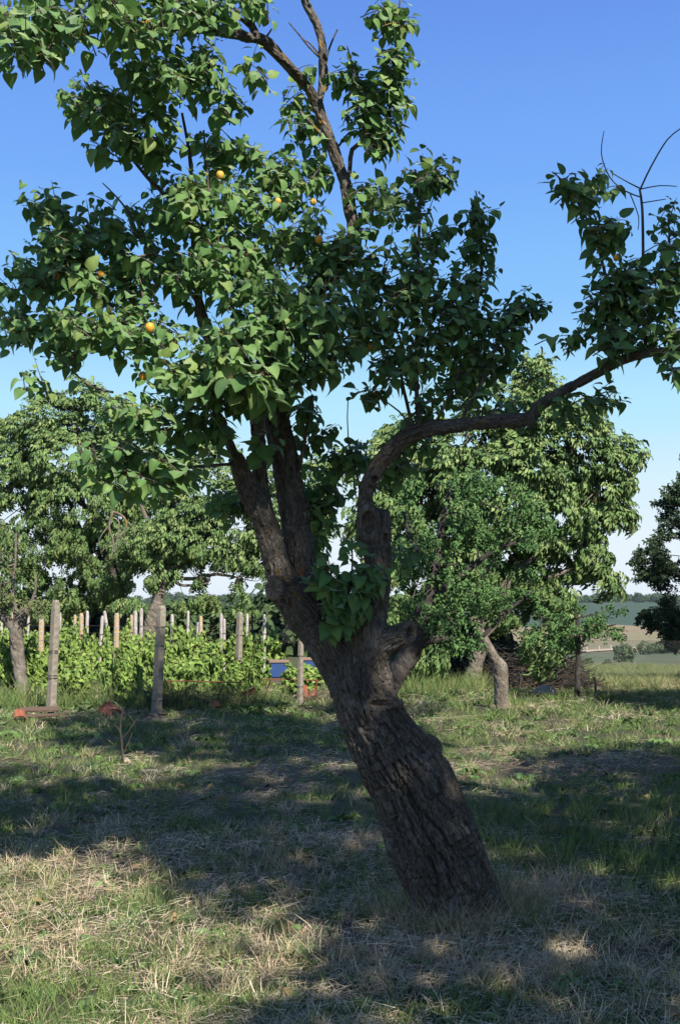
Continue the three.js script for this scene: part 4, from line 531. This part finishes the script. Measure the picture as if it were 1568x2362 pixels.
// grape vines
{
  const vl = leafGeo({ len: .09, wid: .1, prof: [[0, .12], [.12, .5], [.3, .42], [.5, .52], [.72, .24], [1, 0]], fold: .25, curl: 1.2, petiole: .03, seed: 6, vein: 1.1, stalk: [.9, .8, .6] });
  const tints = [col(.13, .21, .04), col(.16, .24, .05), col(.10, .17, .038), col(.2, .27, .07)];
  const protos = [0, 1, 2].map((k) => {
    const R = rng(500 + k), L = [], w = [];
    const stem = catmull([{ p: V3(0, -.1, 0), r: .03 }, { p: V3(.04, .25, .03), r: .025 }, { p: V3(-.02, .5, 0), r: .02 }, { p: V3(.05, .7, .02), r: .014 }], .06);
    for (let q = 0; q < 26; q++) { const a = R() * 6.28, o = V3(Math.cos(a) * .3 * R(), .15 + R() * .6, Math.sin(a) * .2), dir = V3((R() - .5) * 1.5, .55 + R() * .5, (R() - .5) * .9).normalize(), len = .35 + R() * .35, pts = [0, .33, .66, 1].map((t) => ({ p: o.clone().addScaledVector(dir, len * t).add(V3(0, -.22 * t * t * R(), 0)), r: lerp(.005, .002, t) })); w.push(tube(pts, 4, 'pale', 0, 0, 0, false)); dress(L, pts, R, { gap: .024, size: 1, droop: .9, from: 0, taper: .4 }); }
    return { leaves: bake(L, [vl], tints), stem: tube(stem, 7, 'dark', 0, .2, k), canes: mergeGeometries(w) };
  });
  const R = rng(9), mat = leafMat(1, 1, 1, { clearcoat: .15, transmission: 0 });
  for (const [z, x0, x1, s] of [[-17.9, -7.4, -1.1, .72], [-19.4, -8, -.5, .78], [-21.4, -9, -1.5, .86], [-23.6, -9.6, -1.6, .9], [-26.2, -10.4, -1.8, .92]]) for (let x = x0; x < x1; x += .8) {
    if (z > -19 && Math.abs(x + 5.4) < .75) continue;
    const xx = x + (R() - .5) * .3, zz = z + (R() - .5) * .4, at = onGround(xx, zz), t = thing('grape_vine', at, 'bushy green grape vine growing in the vineyard rows', 'vine', 'grape vines in rows behind the concrete posts'), p = protos[R() * 3 | 0];
    for (const [n, g, m, kd] of [['stem', p.stem, barkMat], ['canes', p.canes, barkMat, 1], ['foliage', p.leaves, mat, 1]]) { const o = cast(new THREE.Mesh(g, m)); o.name = n; if (kd) o.userData.kind = 'stuff'; t.add(o); }
    t.rotation.y = R() * 6.28; t.scale.set(s * (1.05 + R() * .35), s * (.7 + R() * .55), s);
  }
}
// chain-link
function chainLink(name, x0, x1, zAt, h, label, posts, rows = .06) {
  const at = onGround((x0 + x1) / 2, zAt((x0 + x1) / 2)), t = thing(name, at, label, 'fence'), pos = [], idx = [], r = .003;
  const bar = (a, b) => { const o = pos.length / 3; for (const p of [a, b]) pos.push(p.x + r, p.y, p.z, p.x - r * .5, p.y, p.z + r * .87, p.x - r * .5, p.y, p.z - r * .87); for (let k = 0; k < 3; k++) { const n = (k + 1) % 3; idx.push(o + k, o + n, o + k + 3, o + n, o + n + 3, o + k + 3); } };
  const g = (x) => { const z = zAt(x); return V3(x, H(x, z) + .04, z); };
  for (let x = x0 - h; x < x1; x += rows) for (const s of [1, -1]) { const a0 = s > 0 ? x : x + h, b0 = s > 0 ? x + h : x; const n = 4; for (let k = 0; k < n; k++) { const xa = lerp(a0, b0, k / n), xb = lerp(a0, b0, (k + 1) / n); if (Math.min(xa, xb) < x0 || Math.max(xa, xb) > x1) continue; bar(g(xa).add(V3(0, h * k / n, s * .002)), g(xb).add(V3(0, h * (k + 1) / n, s * .002))); } }
  part(t, 'wire_mesh', geo(pos, idx), std({ color: col(.12, .12, .115), roughness: .7, metalness: .3 }), { kind: 'stuff' });
  for (let x = x0; x < x1; x += .8) { const p = [0, 1].map((k) => ({ p: g(Math.min(x1, x + k * .8)).add(V3(0, h, 0)), r: .003 })); part(t, 'tension_wire', tube(p, 4, 'dark', 0, 0), wireMat); }
  for (const x of posts) { const q = g(x); part(t, 'post', tube(catmull([{ p: q.clone().add(V3(0, -.3, 0)), r: .025 }, { p: q.clone().add(V3(.01, h * .6, 0)), r: .024 }, { p: q.clone().add(V3(0, h + .1, 0)), r: .022 }], .2), 8, 'dark', 0, .05), barkMat); }
}
chainLink('chain_link_fence', 4.4, 13, (x) => -25.5 - (x - 4) * .12, 1.12, 'low chain-link fence between the orchard and the valley meadow', [4.6, 9.9, 12.6]);
chainLink('chain_link_fence', -2, -.2, () => -24.5, 1.3, 'short chain-link fence behind the blue hive boxes', [-1.95, -.3]);
{ const t = thing('steel_stake', gnd(1372, 1612), 'short dark steel stake with bent tip near the fence', 'stake'), a = t.position.clone(); part(t, 'shaft', tube(catmull([{ p: a.clone().add(V3(0, -.1, 0)), r: .02 }, { p: a.clone().add(V3(.01, .2, 0)), r: .018 }, { p: a.clone().add(V3(-.005, .36, 0)), r: .016 }], .05), 7, 'dark', 0, .2), barkMat); part(t, 'tip', tube(catmull([{ p: a.clone().add(V3(.02, .35, 0)), r: .016 }, { p: a.clone().add(V3(-.04, .375, .01)), r: .012 }], .02), 6, 'dark', 0, .1), barkMat); }
// blue hive boxes
const blueMat = std({ color: col(.012, .05, .17), roughness: .6 }), lidMat = std({ color: col(.22, .15, .11), roughness: .8 });
const rbox = (w, h, d, b = .008) => { const s = new THREE.Shape(); s.moveTo(-w / 2 + b, -d / 2); s.lineTo(w / 2 - b, -d / 2); s.lineTo(w / 2, -d / 2 + b); s.lineTo(w / 2, d / 2 - b); s.lineTo(w / 2 - b, d / 2); s.lineTo(-w / 2 + b, d / 2); s.lineTo(-w / 2, d / 2 - b); s.lineTo(-w / 2, -d / 2 + b); const g = new THREE.ExtrudeGeometry(s, { depth: h - 2 * b, bevelEnabled: true, bevelSize: b, bevelThickness: b, bevelSegments: 1 }); g.rotateX(-Math.PI / 2); g.translate(0, b, 0); return g; };
for (const [vx, d, lbl] of [[641, 21.4, 'blue wooden hive box with rusty lid beside the vines'], [718, 21.8, 'blue wooden hive box half hidden behind the apricot trunk']]) { const x = P(vx, 1500, d).x, t = thing('hive_box', onGround(x, -d), lbl, 'box'), p = t.position; t.rotation.y = .2; const add = (n, g, m, x, y, z) => { const o = cast(new THREE.Mesh(g, m)); o.name = n; o.position.set(x, y, z); t.add(o); }; add('body', rbox(.34, .27, .34), blueMat, 0, .26, 0); add('stand', rbox(.32, .25, .3), std({ color: col(.1, .08, .06) }), 0, .005, 0); add('lid', rbox(.38, .05, .38), lidMat, 0, .535, 0); void p; }
// roof tiles
const clay = (() => { const t = noiseTex(128, (u, v, i, j) => { const q = clamp(.5 + .4 * fbm(u * 6, v * 6, 4) + .2 * N(i * .8, j * .8, 7), 0, 1); return [lerp(112, 172, q), lerp(66, 100, q), lerp(50, 74, q)]; }); return std({ map: t, side: THREE.DoubleSide }); })();
function tileGeo(len, r, thick, broken, seed) { const R = rng(seed), pos = [], idx = [], uv = [], n = 12, m = 8; for (const k of [0, 1]) for (let i = 0; i <= n; i++) { const a = Math.PI * i / n, rr = r - k * thick, cut = broken ? len * (.55 + .45 * Math.abs(N(i * .5, seed))) : len; for (let j = 0; j <= m; j++) { const y = cut * j / m, ta = 1 - .18 * y / len; pos.push(Math.cos(a) * rr * ta, y, Math.sin(a) * rr * ta); uv.push(i / n, y); } } const w = (m + 1), h = (n + 1) * w; for (let i = 0; i < n; i++) for (let j = 0; j < m; j++) { const a = i * w + j; idx.push(a, a + 1, a + w, a + 1, a + w + 1, a + w, h + a, h + a + w, h + a + 1, h + a + 1, h + a + w, h + a + w + 1); } for (let i = 0; i < n; i++) for (const j of [0, m]) { const a = i * w + j; idx.push(a, a + w, h + a, a + w, h + a + w, h + a); } for (const i of [0, n]) for (let j = 0; j < m; j++) { const a = i * w + j; idx.push(a, h + a, a + 1, a + 1, h + a, h + a + 1); } void R; return geo(pos, idx, null, uv); }
function tile(vx, vy, label, rot, len, r, broken, seed, name = 'roof_tile', up = 0) { const at = gnd(vx, vy); at.y += up; const o = part(null, name, tileGeo(len, r, .015, broken, seed), clay); o.position.copy(at); o.rotation.set(...rot); tag(o, label, 'roof tile', 'terracotta roof tiles'); }
tile(703, 1617, 'upright orange roof tile leaning on the narrow concrete post', [-.12, 0, .08], .26, .075, false, 1); tile(716, 1615, 'larger upright orange roof tile next to another by the trunk', [-.15, .3, -.05], .3, .09, false, 2);
tile(247, 1655, 'broken orange roof tile lying by the vineyard edge with pointed shard', [-.5, .4, .3], .26, .11, true, 3, 'roof_tile', .01); tile(268, 1658, 'flat orange tile fragment beside the pointed shard', [-1.2, .2, .9], .26, .12, true, 4, 'roof_tile', .05); tile(46, 1668, 'small orange tile fragment in grass beside rotten boards', [-1.1, .8, .4], .2, .09, true, 5, 'roof_tile', .04); tile(500, 1645, 'reddish tile shard half buried under the rusty beam', [-1, .5, .6], .2, .1, true, 6, 'roof_tile', .04);
// boards, beam, frames
{ const wood = std({ color: col(.11, .072, .048) }), t = (vx, vy, l, rot, lbl, up) => { const o = part(null, 'rotten_board', rbox(l, .035, .12, .006), wood); o.position.copy(gnd(vx, vy)); o.position.y += up; o.rotation.set(...rot); tag(o, lbl, 'board'); };
  t(85, 1662, .62, [.02, .1, .03], 'rotten brown board lying flat against the tall concrete post', .05); t(92, 1655, .55, [.3, .15, -.04], 'warped brown board resting on top of the flat rotten one', .1);
  const b = thing('rusty_beam', gnd(545, 1640), 'rusty steel channel beam leaning up out of dead brushwood', 'beam'), A = P(478, 1648, 17.2), B = P(592, 1596, 17.6), len = A.distanceTo(B), dir = B.clone().sub(A).normalize();
  for (const [n, g, y, z] of [['web', rbox(len, .09, .012, .003), 0, 0], ['flange', rbox(len, .012, .05, .003), -.006, .03], ['flange', rbox(len, .012, .05, .003), .084, .03]]) { const o = cast(new THREE.Mesh(g, rustMat)); o.name = n; o.quaternion.setFromUnitVectors(V3(1, 0, 0), dir); o.position.copy(A.clone().lerp(B, .5).sub(b.position)).add(V3(0, y, z)); b.add(o); }
  for (const [x0, x1, y, h, lbl] of [[-2.7, -1.6, 1640, .42, 'low rusty wire frame on legs over brushwood by the leaning concrete post'], [-1.25, -.4, 1625, .4, 'low rusty frame on legs beside the rusty beam end']]) { const z = gnd(500, y).z - .3, c = onGround((x0 + x1) / 2, z), t2 = thing('garden_frame', c, lbl, 'frame'); for (const x of [x0, x1]) part(t2, 'leg', tube([{ p: onGround(x, z).add(V3(0, -.05, 0)), r: .012 }, { p: onGround(x, z).add(V3(.01, h, 0)), r: .012 }], 6, 'dark', 0, 0), rustMat); part(t2, 'rail', tube([{ p: onGround(x0 - .05, z).add(V3(0, h, 0)), r: .011 }, { p: onGround(x1 + .05, z).add(V3(0, h - .02, 0)), r: .011 }], 6, 'dark', 0, 0), rustMat); }
}
// brushwood
function brush(name, label, c, rx, rz, h, n, seed, kind, r = .006, L = .7) { const R = rng(seed), G = []; for (let k = 0; k < n; k++) { const a = R() * 6.28, q = Math.sqrt(R()), x = c.x + Math.cos(a) * q * rx, z = c.z + Math.sin(a) * q * rz, y = H(x, z) + h * (1 - q * q) * R(), d = V3(R() - .5, (R() - .5) * .5, (R() - .5) * .7).normalize().multiplyScalar(L * (.4 + R() * .8)), A = V3(x, y + .02, z); G.push(twig(A.clone().sub(d.clone().multiplyScalar(.5)), A.clone().add(d.clone().multiplyScalar(.5)), r * (.7 + R()), r * .4, .12, R, kind, 4)); } const o = part(null, name, mergeGeometries(G), barkMat); tag(o, label, 'brush pile', null, 'stuff'); }
brush('brushwood', 'low heap of dead brown brushwood along the vineyard edge', V3(gnd(430, 1640).x, 0, gnd(430, 1640).z), 1.15, .4, .28, 420, 71, 'dark', .005, .6);
brush('brushwood', 'tall dark brush pile under the sunlit walnut tree', V3(P(1235, 1590, 22.3).x, 0, -22.6), 1.25, 1, 1.1, 1500, 72, 'dark', .008, 1);
brush('brushwood', 'dry brush heaped behind the walnut trunk', V3(P(1120, 1590, 23).x, 0, -23.6), 1.7, .8, 1, 900, 73, 'dark', .008, 1);
brush('brushwood', 'dry stalks beside the upright roof tiles', V3(gnd(740, 1622).x, 0, gnd(740, 1622).z), .3, .2, .22, 110, 74, 'pale', .003, .35);
// bare sapling and its stone
{ const d = 11.35, t = thing('bare_sapling', onGround(P(285, 1760, d).x, -d), 'small leafless sapling standing on the lawn beside a pale stone', 'sapling'); [[[284, 1765, 3.2], [282, 1720, 2.6], [278, 1680, 2.2], [281, 1650, 1.8], [286, 1632, 1.4]], [[281, 1705, 1.6], [290, 1695, 1.4], [302, 1680, 1.1], [318, 1655, .8]], [[279, 1690, 1.4], [270, 1676, 1.1], [262, 1672, .8]], [[284, 1640, 1.4], [262, 1633, 1.1], [236, 1636, .9]], [[286, 1734, 1.4], [298, 1710, 1.1], [306, 1690, .8]], [[280, 1662, 1.2], [296, 1648, .9], [310, 1668, .7]], [[283, 1642, 1.2], [266, 1620, .9], [240, 1612, .7]]].forEach((l, i) => part(t, i ? 'branch' : 'stem', tube(catmull(trace(l, d), .05), 6, 'dark', 0, .1, i), barkMat)); }
function stone(vx, vy, r, seed, label, c) { const g = new THREE.IcosahedronGeometry(r, 3), p = g.attributes.position; for (let i = 0; i < p.count; i++) { const v = V3().fromBufferAttribute(p, i), k = 1 + .3 * N(v.x / r * 1.1 + seed, v.y / r * 1.1, v.z / r * 1.1) + .08 * N(v.x / r * 4, v.y / r * 4 + seed, v.z / r * 4); p.setXYZ(i, v.x * k * 1.15, v.y * k * .75, v.z * k); } g.computeVertexNormals(); const o = part(null, 'stone', g, std({ color: c })); o.position.copy(gnd(vx, vy)).add(V3(0, r * .35, 0)); tag(o, label, 'stone'); }
stone(291, 1760, .04, 3, 'pale rounded stone at the foot of the bare sapling', col(.42, .3, .24)); stone(968, 1592, .1, 5, 'white stone in weeds behind the apricot trunk', col(.6, .58, .55)); stone(1258, 1606, .17, 8, 'grey flat rock at the foot of the brush pile', col(.2, .19, .175)); stone(1235, 1602, .1, 9, 'small grey rock next to the flat one by the brush pile', col(.17, .16, .15));
// valley: road posts, bushes, far wood
[[1277, 1514], [1305, 1511], [1353, 1505], [1381, 1502.5], [1408, 1500.5]].forEach(([x, y], i) => { const p = gnd(x, y), o = part(null, 'road_post', postGeo(1.9, .5, .42, 4, .2, 80 + i), greyPost); o.position.copy(p); tag(o, 'tiny pale post beside the far dirt road', 'post', 'posts beside the far dirt road'); });
const blob = (seed) => { const R = rng(seed), L = [], tints = [col(.05, .085, .035), col(.065, .1, .04), col(.04, .07, .03)], q = small(1, .8, .2, .3, 4); for (let k = 0; k < 420; k++) { let v; do { v = V3(R() * 2 - 1, R() * 2 - 1, R() * 2 - 1); } while (v.lengthSq() > 1); v.multiplyScalar(Math.pow(v.length(), -.5)); const b = 1 + .35 * N(v.x * 2 + seed, v.y * 2, v.z * 2); L.push({ m: leafMatrix(V3(v.x * b, .8 + v.y * b * .85, v.z * b), V3(R() - .5, R() - .5, R() - .5), V3(v.x, v.y + .6, v.z + .3), .2 + R() * .12), k: 0, c: R() }); } return bake(L, [q], tints); };
const BL = [1, 2, 3].map(blob), bushMat = leafMat(1, 1, 1, { clearcoat: 0, transmission: 0 });
[[1487, 1510, 2.4, 'bushy green shrub'], [1505, 1508, 2, 'bushy green shrub'], [1528, 1508, 2.6, 'bushy green shrub'], [1550, 1506, 2.4, 'bushy green shrub'], [1422, 1503, 1.1, 'bushy green shrub'], [1335, 1524, .7, 'bushy green shrub'], [1440, 1502, 1.2, 'bushy green shrub'], [1355, 1540, .16, 0], [1310, 1548, .14, 0], [1400, 1545, .16, 0], [1470, 1560, .14, 0], [1440, 1528, .3, 0]].forEach(([x, y, s, l], i) => { const p = gnd(x, y), k = Math.hypot(p.z) / 400; const o = part(null, l ? 'shrub' : 'meadow_clump', BL[i % 3], bushMat); o.position.copy(p); o.scale.setScalar(l ? s * Math.max(.5, k) * 1.15 : s * 3 * -p.z / 90); o.rotation.y = i; l ? tag(o, 'green shrub growing beside the far dirt road', 'shrub', 'shrubs beside the far dirt road') : tag(o, 'low green clump growing in the valley meadow', 'plant', 'clumps in the valley meadow'); });
{ const R = rng(17), M = []; for (let k = 0; k < 520; k++) { const x = (R() - .5) * 1500, z = -1130 - R() * 60; M.push(new THREE.Matrix4().compose(V3(x, H(x, z) - 1.5, z), new THREE.Quaternion().setFromAxisAngle(V3(0, 1, 0), R() * 6), V3(5 + R() * 4, 3.6 + R() * 2.6 + 1.6 * N(x * .02, 3), 5))); } tag(inst(null, 'far_woodland', BL[1], bushMat, M), 'distant belt of trees along the skyline', 'woodland', null, 'stuff'); }
{ const R = rng(18), M = []; for (let k = 0; k < 130; k++) { const x = -16 + R() * 17.5, z = -36 - R() * 5, s = .7 + R() * .7; M.push(new THREE.Matrix4().compose(V3(x, H(x, z) - .3, z), new THREE.Quaternion().setFromAxisAngle(V3(0, 1, 0), R() * 6), V3(s, s * (.8 + R() * .4), s))); } tag(inst(null, 'hedge', BL[2], bushMat, M), 'tangled green undergrowth behind the vineyard', 'undergrowth', null, 'stuff'); }
{ const R = rng(19), M = []; for (let k = 0; k < 46; k++) { const x = P(930 + R() * 220, 1500, 25).x, z = -24.5 - R() * 1.5, s = .45 + R() * .4; M.push(new THREE.Matrix4().compose(V3(x, H(x, z) - .15, z), new THREE.Quaternion().setFromAxisAngle(V3(0, 1, 0), R() * 6), V3(s, s, s))); } tag(inst(null, 'hedge', BL[0], bushMat, M), 'dark undergrowth behind the brush piles', 'undergrowth', null, 'stuff'); }

// ---------- grass ----------
function bladeTuft(seed, n, h, w, spread, lean, bend) {
  const R = rng(seed), pos = [], idx = [], cl = [];
  for (let k = 0; k < n; k++) { const a = R() * 6.28, r = spread * Math.sqrt(R()), x = Math.cos(a) * r, z = Math.sin(a) * r, hh = h * (.45 + R() * .75), b = R() * 6.28, le = lean * (.3 + R()), lx = Math.cos(b) * le, lz = Math.sin(b) * le, f = R() * 6.28, wx = Math.cos(f) * w * .5, wz = Math.sin(f) * w * .5, o = pos.length / 3, t = .75 + R() * .5;
    for (const [s, ww] of [[0, 1], [.45, .9], [.8, .55], [1, 0]]) { const q = s + bend * s * s * .5, y = hh * (s - bend * .35 * s * s * le), px = x + lx * hh * q, pz = z + lz * hh * q; if (ww) { pos.push(px - wx * ww, y, pz - wz * ww, px + wx * ww, y, pz + wz * ww); cl.push(t, t, t, t, t, t); } else { pos.push(px, y, pz); cl.push(t, t, t); } }
    idx.push(o, o + 1, o + 2, o + 1, o + 3, o + 2, o + 2, o + 3, o + 4, o + 3, o + 5, o + 4, o + 4, o + 5, o + 6); }
  return geo(pos, idx, cl);
}
function strawTuft(seed, n) { const R = rng(seed), pos = [], idx = [], cl = []; for (let k = 0; k < n; k++) { const x = (R() - .5) * .22, z = (R() - .5) * .22, a = R() * 6.28, l = .05 + R() * .16, w = .0016 + R() * .0014, y0 = .004 + R() * .03, y1 = .004 + R() * .045, dx = Math.cos(a) * l / 2, dz = Math.sin(a) * l / 2, o = pos.length / 3, t = .7 + R() * .55; pos.push(x - dx - dz / l * w, y0, z - dz + dx / l * w, x - dx + dz / l * w, y0 + .001, z - dz - dx / l * w, x + dx - dz / l * w, y1, z + dz + dx / l * w, x + dx + dz / l * w, y1 + .001, z + dz - dx / l * w, x, (y0 + y1) / 2 + .012 * R() + w * 2, z); for (let q = 0; q < 5; q++) cl.push(t, t, t * .97); idx.push(o, o + 1, o + 4, o + 4, o + 3, o + 2); } return geo(pos, idx, cl); }
function rosette(seed, n, l) { const R = rng(seed), L = []; for (let k = 0; k < n; k++) { const a = k * 2.4 + R(), e = .3 + R() * .9; const q = leafGeo({ len: l * (.6 + R() * .6), wid: l * .5, prof: [[0, .08], [.3, .3], [.6, .4], [.85, .24], [1, 0]], fold: .3, curl: .3 + R() * .6, petiole: 0, seed: seed + k, vein: 1.15 }); L.push(place(q, V3(0, 0, 0), V3(Math.cos(a), e, Math.sin(a)), V3(-Math.cos(a) * e, 1, -Math.sin(a) * e))); } return mergeGeometries(L); }
const blade = new THREE.MeshPhysicalMaterial({ vertexColors: true, side: THREE.DoubleSide, roughness: .9 });
{
  const R = rng(900), K = {
    grass: { geos: [bladeTuft(1, 16, .075, .0038, .05, .5, .8), bladeTuft(2, 16, .085, .0036, .05, .6, .9)], cols: [[.10, .165, .04], [.13, .19, .046], [.085, .14, .038], [.17, .20, .065]] },
    tall_grass: { geos: [bladeTuft(3, 15, .2, .004, .05, .45, .8), bladeTuft(4, 15, .24, .004, .05, .5, .9)], cols: [[.09, .15, .04], [.115, .17, .044], [.16, .18, .06]] },
    dry_grass: { geos: [bladeTuft(5, 15, .085, .0032, .055, .6, .9), bladeTuft(6, 15, .11, .003, .055, .55, .9)], cols: [[.44, .345, .21], [.52, .42, .275], [.36, .275, .165], [.6, .5, .35]] },
    tall_dry_grass: { geos: [bladeTuft(7, 14, .2, .003, .06, .6, 1), bladeTuft(8, 14, .24, .003, .06, .7, 1)], cols: [[.40, .315, .195], [.46, .37, .24], [.34, .265, .165]] },
    straw: { geos: [strawTuft(9, 26), strawTuft(10, 26)], cols: [[.46, .365, .235], [.38, .295, .19], [.6, .5, .36]] },
    weeds: { geos: [rosette(11, 9, .07), rosette(31, 8, .085)], cols: [[.08, .145, .045], [.10, .17, .05], [.07, .125, .05]] },
  };
  const M = {}, C = {}; for (const k in K) { M[k] = [[], []]; C[k] = [[], []]; }
  const put = (k, x, z, s, tall = 1, g = R() * 2 | 0) => { const y = H(x, z) - .004, c = K[k].cols[R() * K[k].cols.length | 0], v = .85 + R() * .35; M[k][g].push(new THREE.Matrix4().compose(V3(x, y, z), new THREE.Quaternion().setFromAxisAngle(V3(0, 1, 0), R() * 6.283), V3(s, s * tall, s))); C[k][g].push(col(c[0] * v, c[1] * v, c[2] * v)); };
  const tallP = [[1420, 1930, 260, 80, 1], [1150, 1900, 110, 60, .6], [60, 1860, 150, 40, .35]].map(([a, b, c, d, w]) => ({ ...patch(a, b, c, d), w })), tallD = [[1290, 2070, 110, 50, 1], [1170, 2060, 70, 60, .7], [560, 2010, 130, 30, .5], [1050, 2290, 200, 50, .5], [200, 1990, 120, 30, .5], [1250, 2230, 200, 70, .4]].map(([a, b, c, d, w]) => ({ ...patch(a, b, c, d), w }));
  for (let d = 3; d < 27; d += .12) {
    const hw = .32 * d + 2, dens = clamp(900 * 5 / (d * d * .42 + 2), 42, 900) * .8, n = Math.round(2 * hw * .12 * dens), grow = clamp(d / 9, 1, 2.3);
    for (let k = 0; k < n; k++) {
      const x = (R() * 2 - 1) * hw, z = -d - R() * .12; if (Math.hypot(x - BASE.x, (z + TD) * 1.1) < .2) continue;
      if (d > 19.5 && x / d > .06 && d > 24) continue;
      const { g, b } = cover(x, z), near = d < 12;
      if (R() < b * .8) { if (R() < .35) put('straw', x, z, 1.1 * grow); continue; }
      const q = R(), tg = sumP(tallP, x, z), td = sumP(tallD, x, z);
      if (q < g * .9) { if (R() < tg * .8) put('tall_grass', x, z, (.45 + R() * .4) * Math.min(grow, 1.3)); else put('grass', x, z, (.65 + R() * .6) * grow, d > 10 ? .75 : 1); if (R() < .12) put('weeds', x, z, (.4 + R() * .7) * Math.min(grow, 1.6)); }
      else { if (R() < .38) put('straw', x, z, (.8 + R() * .6) * grow); else if (R() < td * .7) put('tall_dry_grass', x, z, .6 + R() * .5); else put('dry_grass', x, z, (.6 + R() * .6) * grow, near ? 1 : .8); if (R() < .13) put('weeds', x, z, .4 + R() * .7); }
    }
  }
  // long grass round the trunk
  for (let k = 0; k < 260; k++) { const a = R() * 6.28, r = .2 + R() * .2; put(R() < .75 ? 'tall_dry_grass' : 'tall_grass', BASE.x + Math.cos(a) * r * 1.1, -TD + Math.sin(a) * r, .4 + R() * .45); }
  // rank weeds along the vineyard edge
  for (let k = 0; k < 2600; k++) { const x = -7.5 + R() * 6.6, z = -16.6 - R() * 1.6 + N(x, 3) * .3; put(R() < .8 ? 'weeds' : 'tall_grass', x, z, (.5 + R() * R() * 2.2) * sstep(-15.9, -17, z) + .4); }
  for (let k = 0; k < 500; k++) { const p = P(930 + R() * 190, 1590, 19.6 + R() * 2); put(R() < .7 ? 'weeds' : 'tall_grass', p.x, p.z, 1 + R() * 1.3); }
  // meadow beyond the fence
  for (let k = 0; k < 26000; k++) { const d = 22.5 * Math.pow(3.2, R()), x = d * (.14 + R() * .42); const gre = .5 + .5 * fbm(x * .2, d * .15, 9); put(R() < .35 + .45 * gre ? 'tall_grass' : 'tall_dry_grass', x, -d, 1.1 + R() * .8 + d * .02, .8); }
  const say = { grass: 'short green grass across the orchard floor', tall_grass: 'long green grass in shaded and meadow ground', dry_grass: 'dry straw-coloured grass stubble on the orchard floor', tall_dry_grass: 'long dry grass stems around the trunk and meadow', straw: 'loose dry straw lying on the orchard floor', weeds: 'broad-leaved weeds low among the grass' };
  for (const k in K) {
    // one object of each kind: the two tuft shapes are laid in turn
    for (const g of [0, 1]) if (M[k][g].length) tag(inst(null, k, K[k].geos[g], blade, M[k][g], C[k][g]), say[k], k.includes('weeds') ? 'weeds' : k === 'straw' ? 'straw' : 'grass', null, 'stuff');
  }
  { // leaves that have dropped
    const L = [], tints = [col(.2, .135, .07), col(.16, .105, .055), col(.24, .19, .075), col(.1, .15, .045)];
    for (let k = 0; k < 260; k++) { const d = 3.6 + R() * 7, x = (R() * 2 - 1) * (.32 * d + .6), z = -d; L.push({ m: leafMatrix(V3(x, H(x, z) + .012 + R() * .03, z), V3(R() - .5, (R() - .5) * .5, R() - .5), V3((R() - .5) * .8, 1, (R() - .5) * .8), .035 + R() * .035), k: R() * 4 | 0, c: R() }); }
    tag(part(null, 'fallen_leaves', bake(L, APR, tints), leafMat(1, 1, 1, { transmission: 0, clearcoat: 0 })), 'fallen apricot leaves scattered over the dry grass', 'fallen leaves', null, 'stuff');
  }
}
renderer.render(scene, camera);
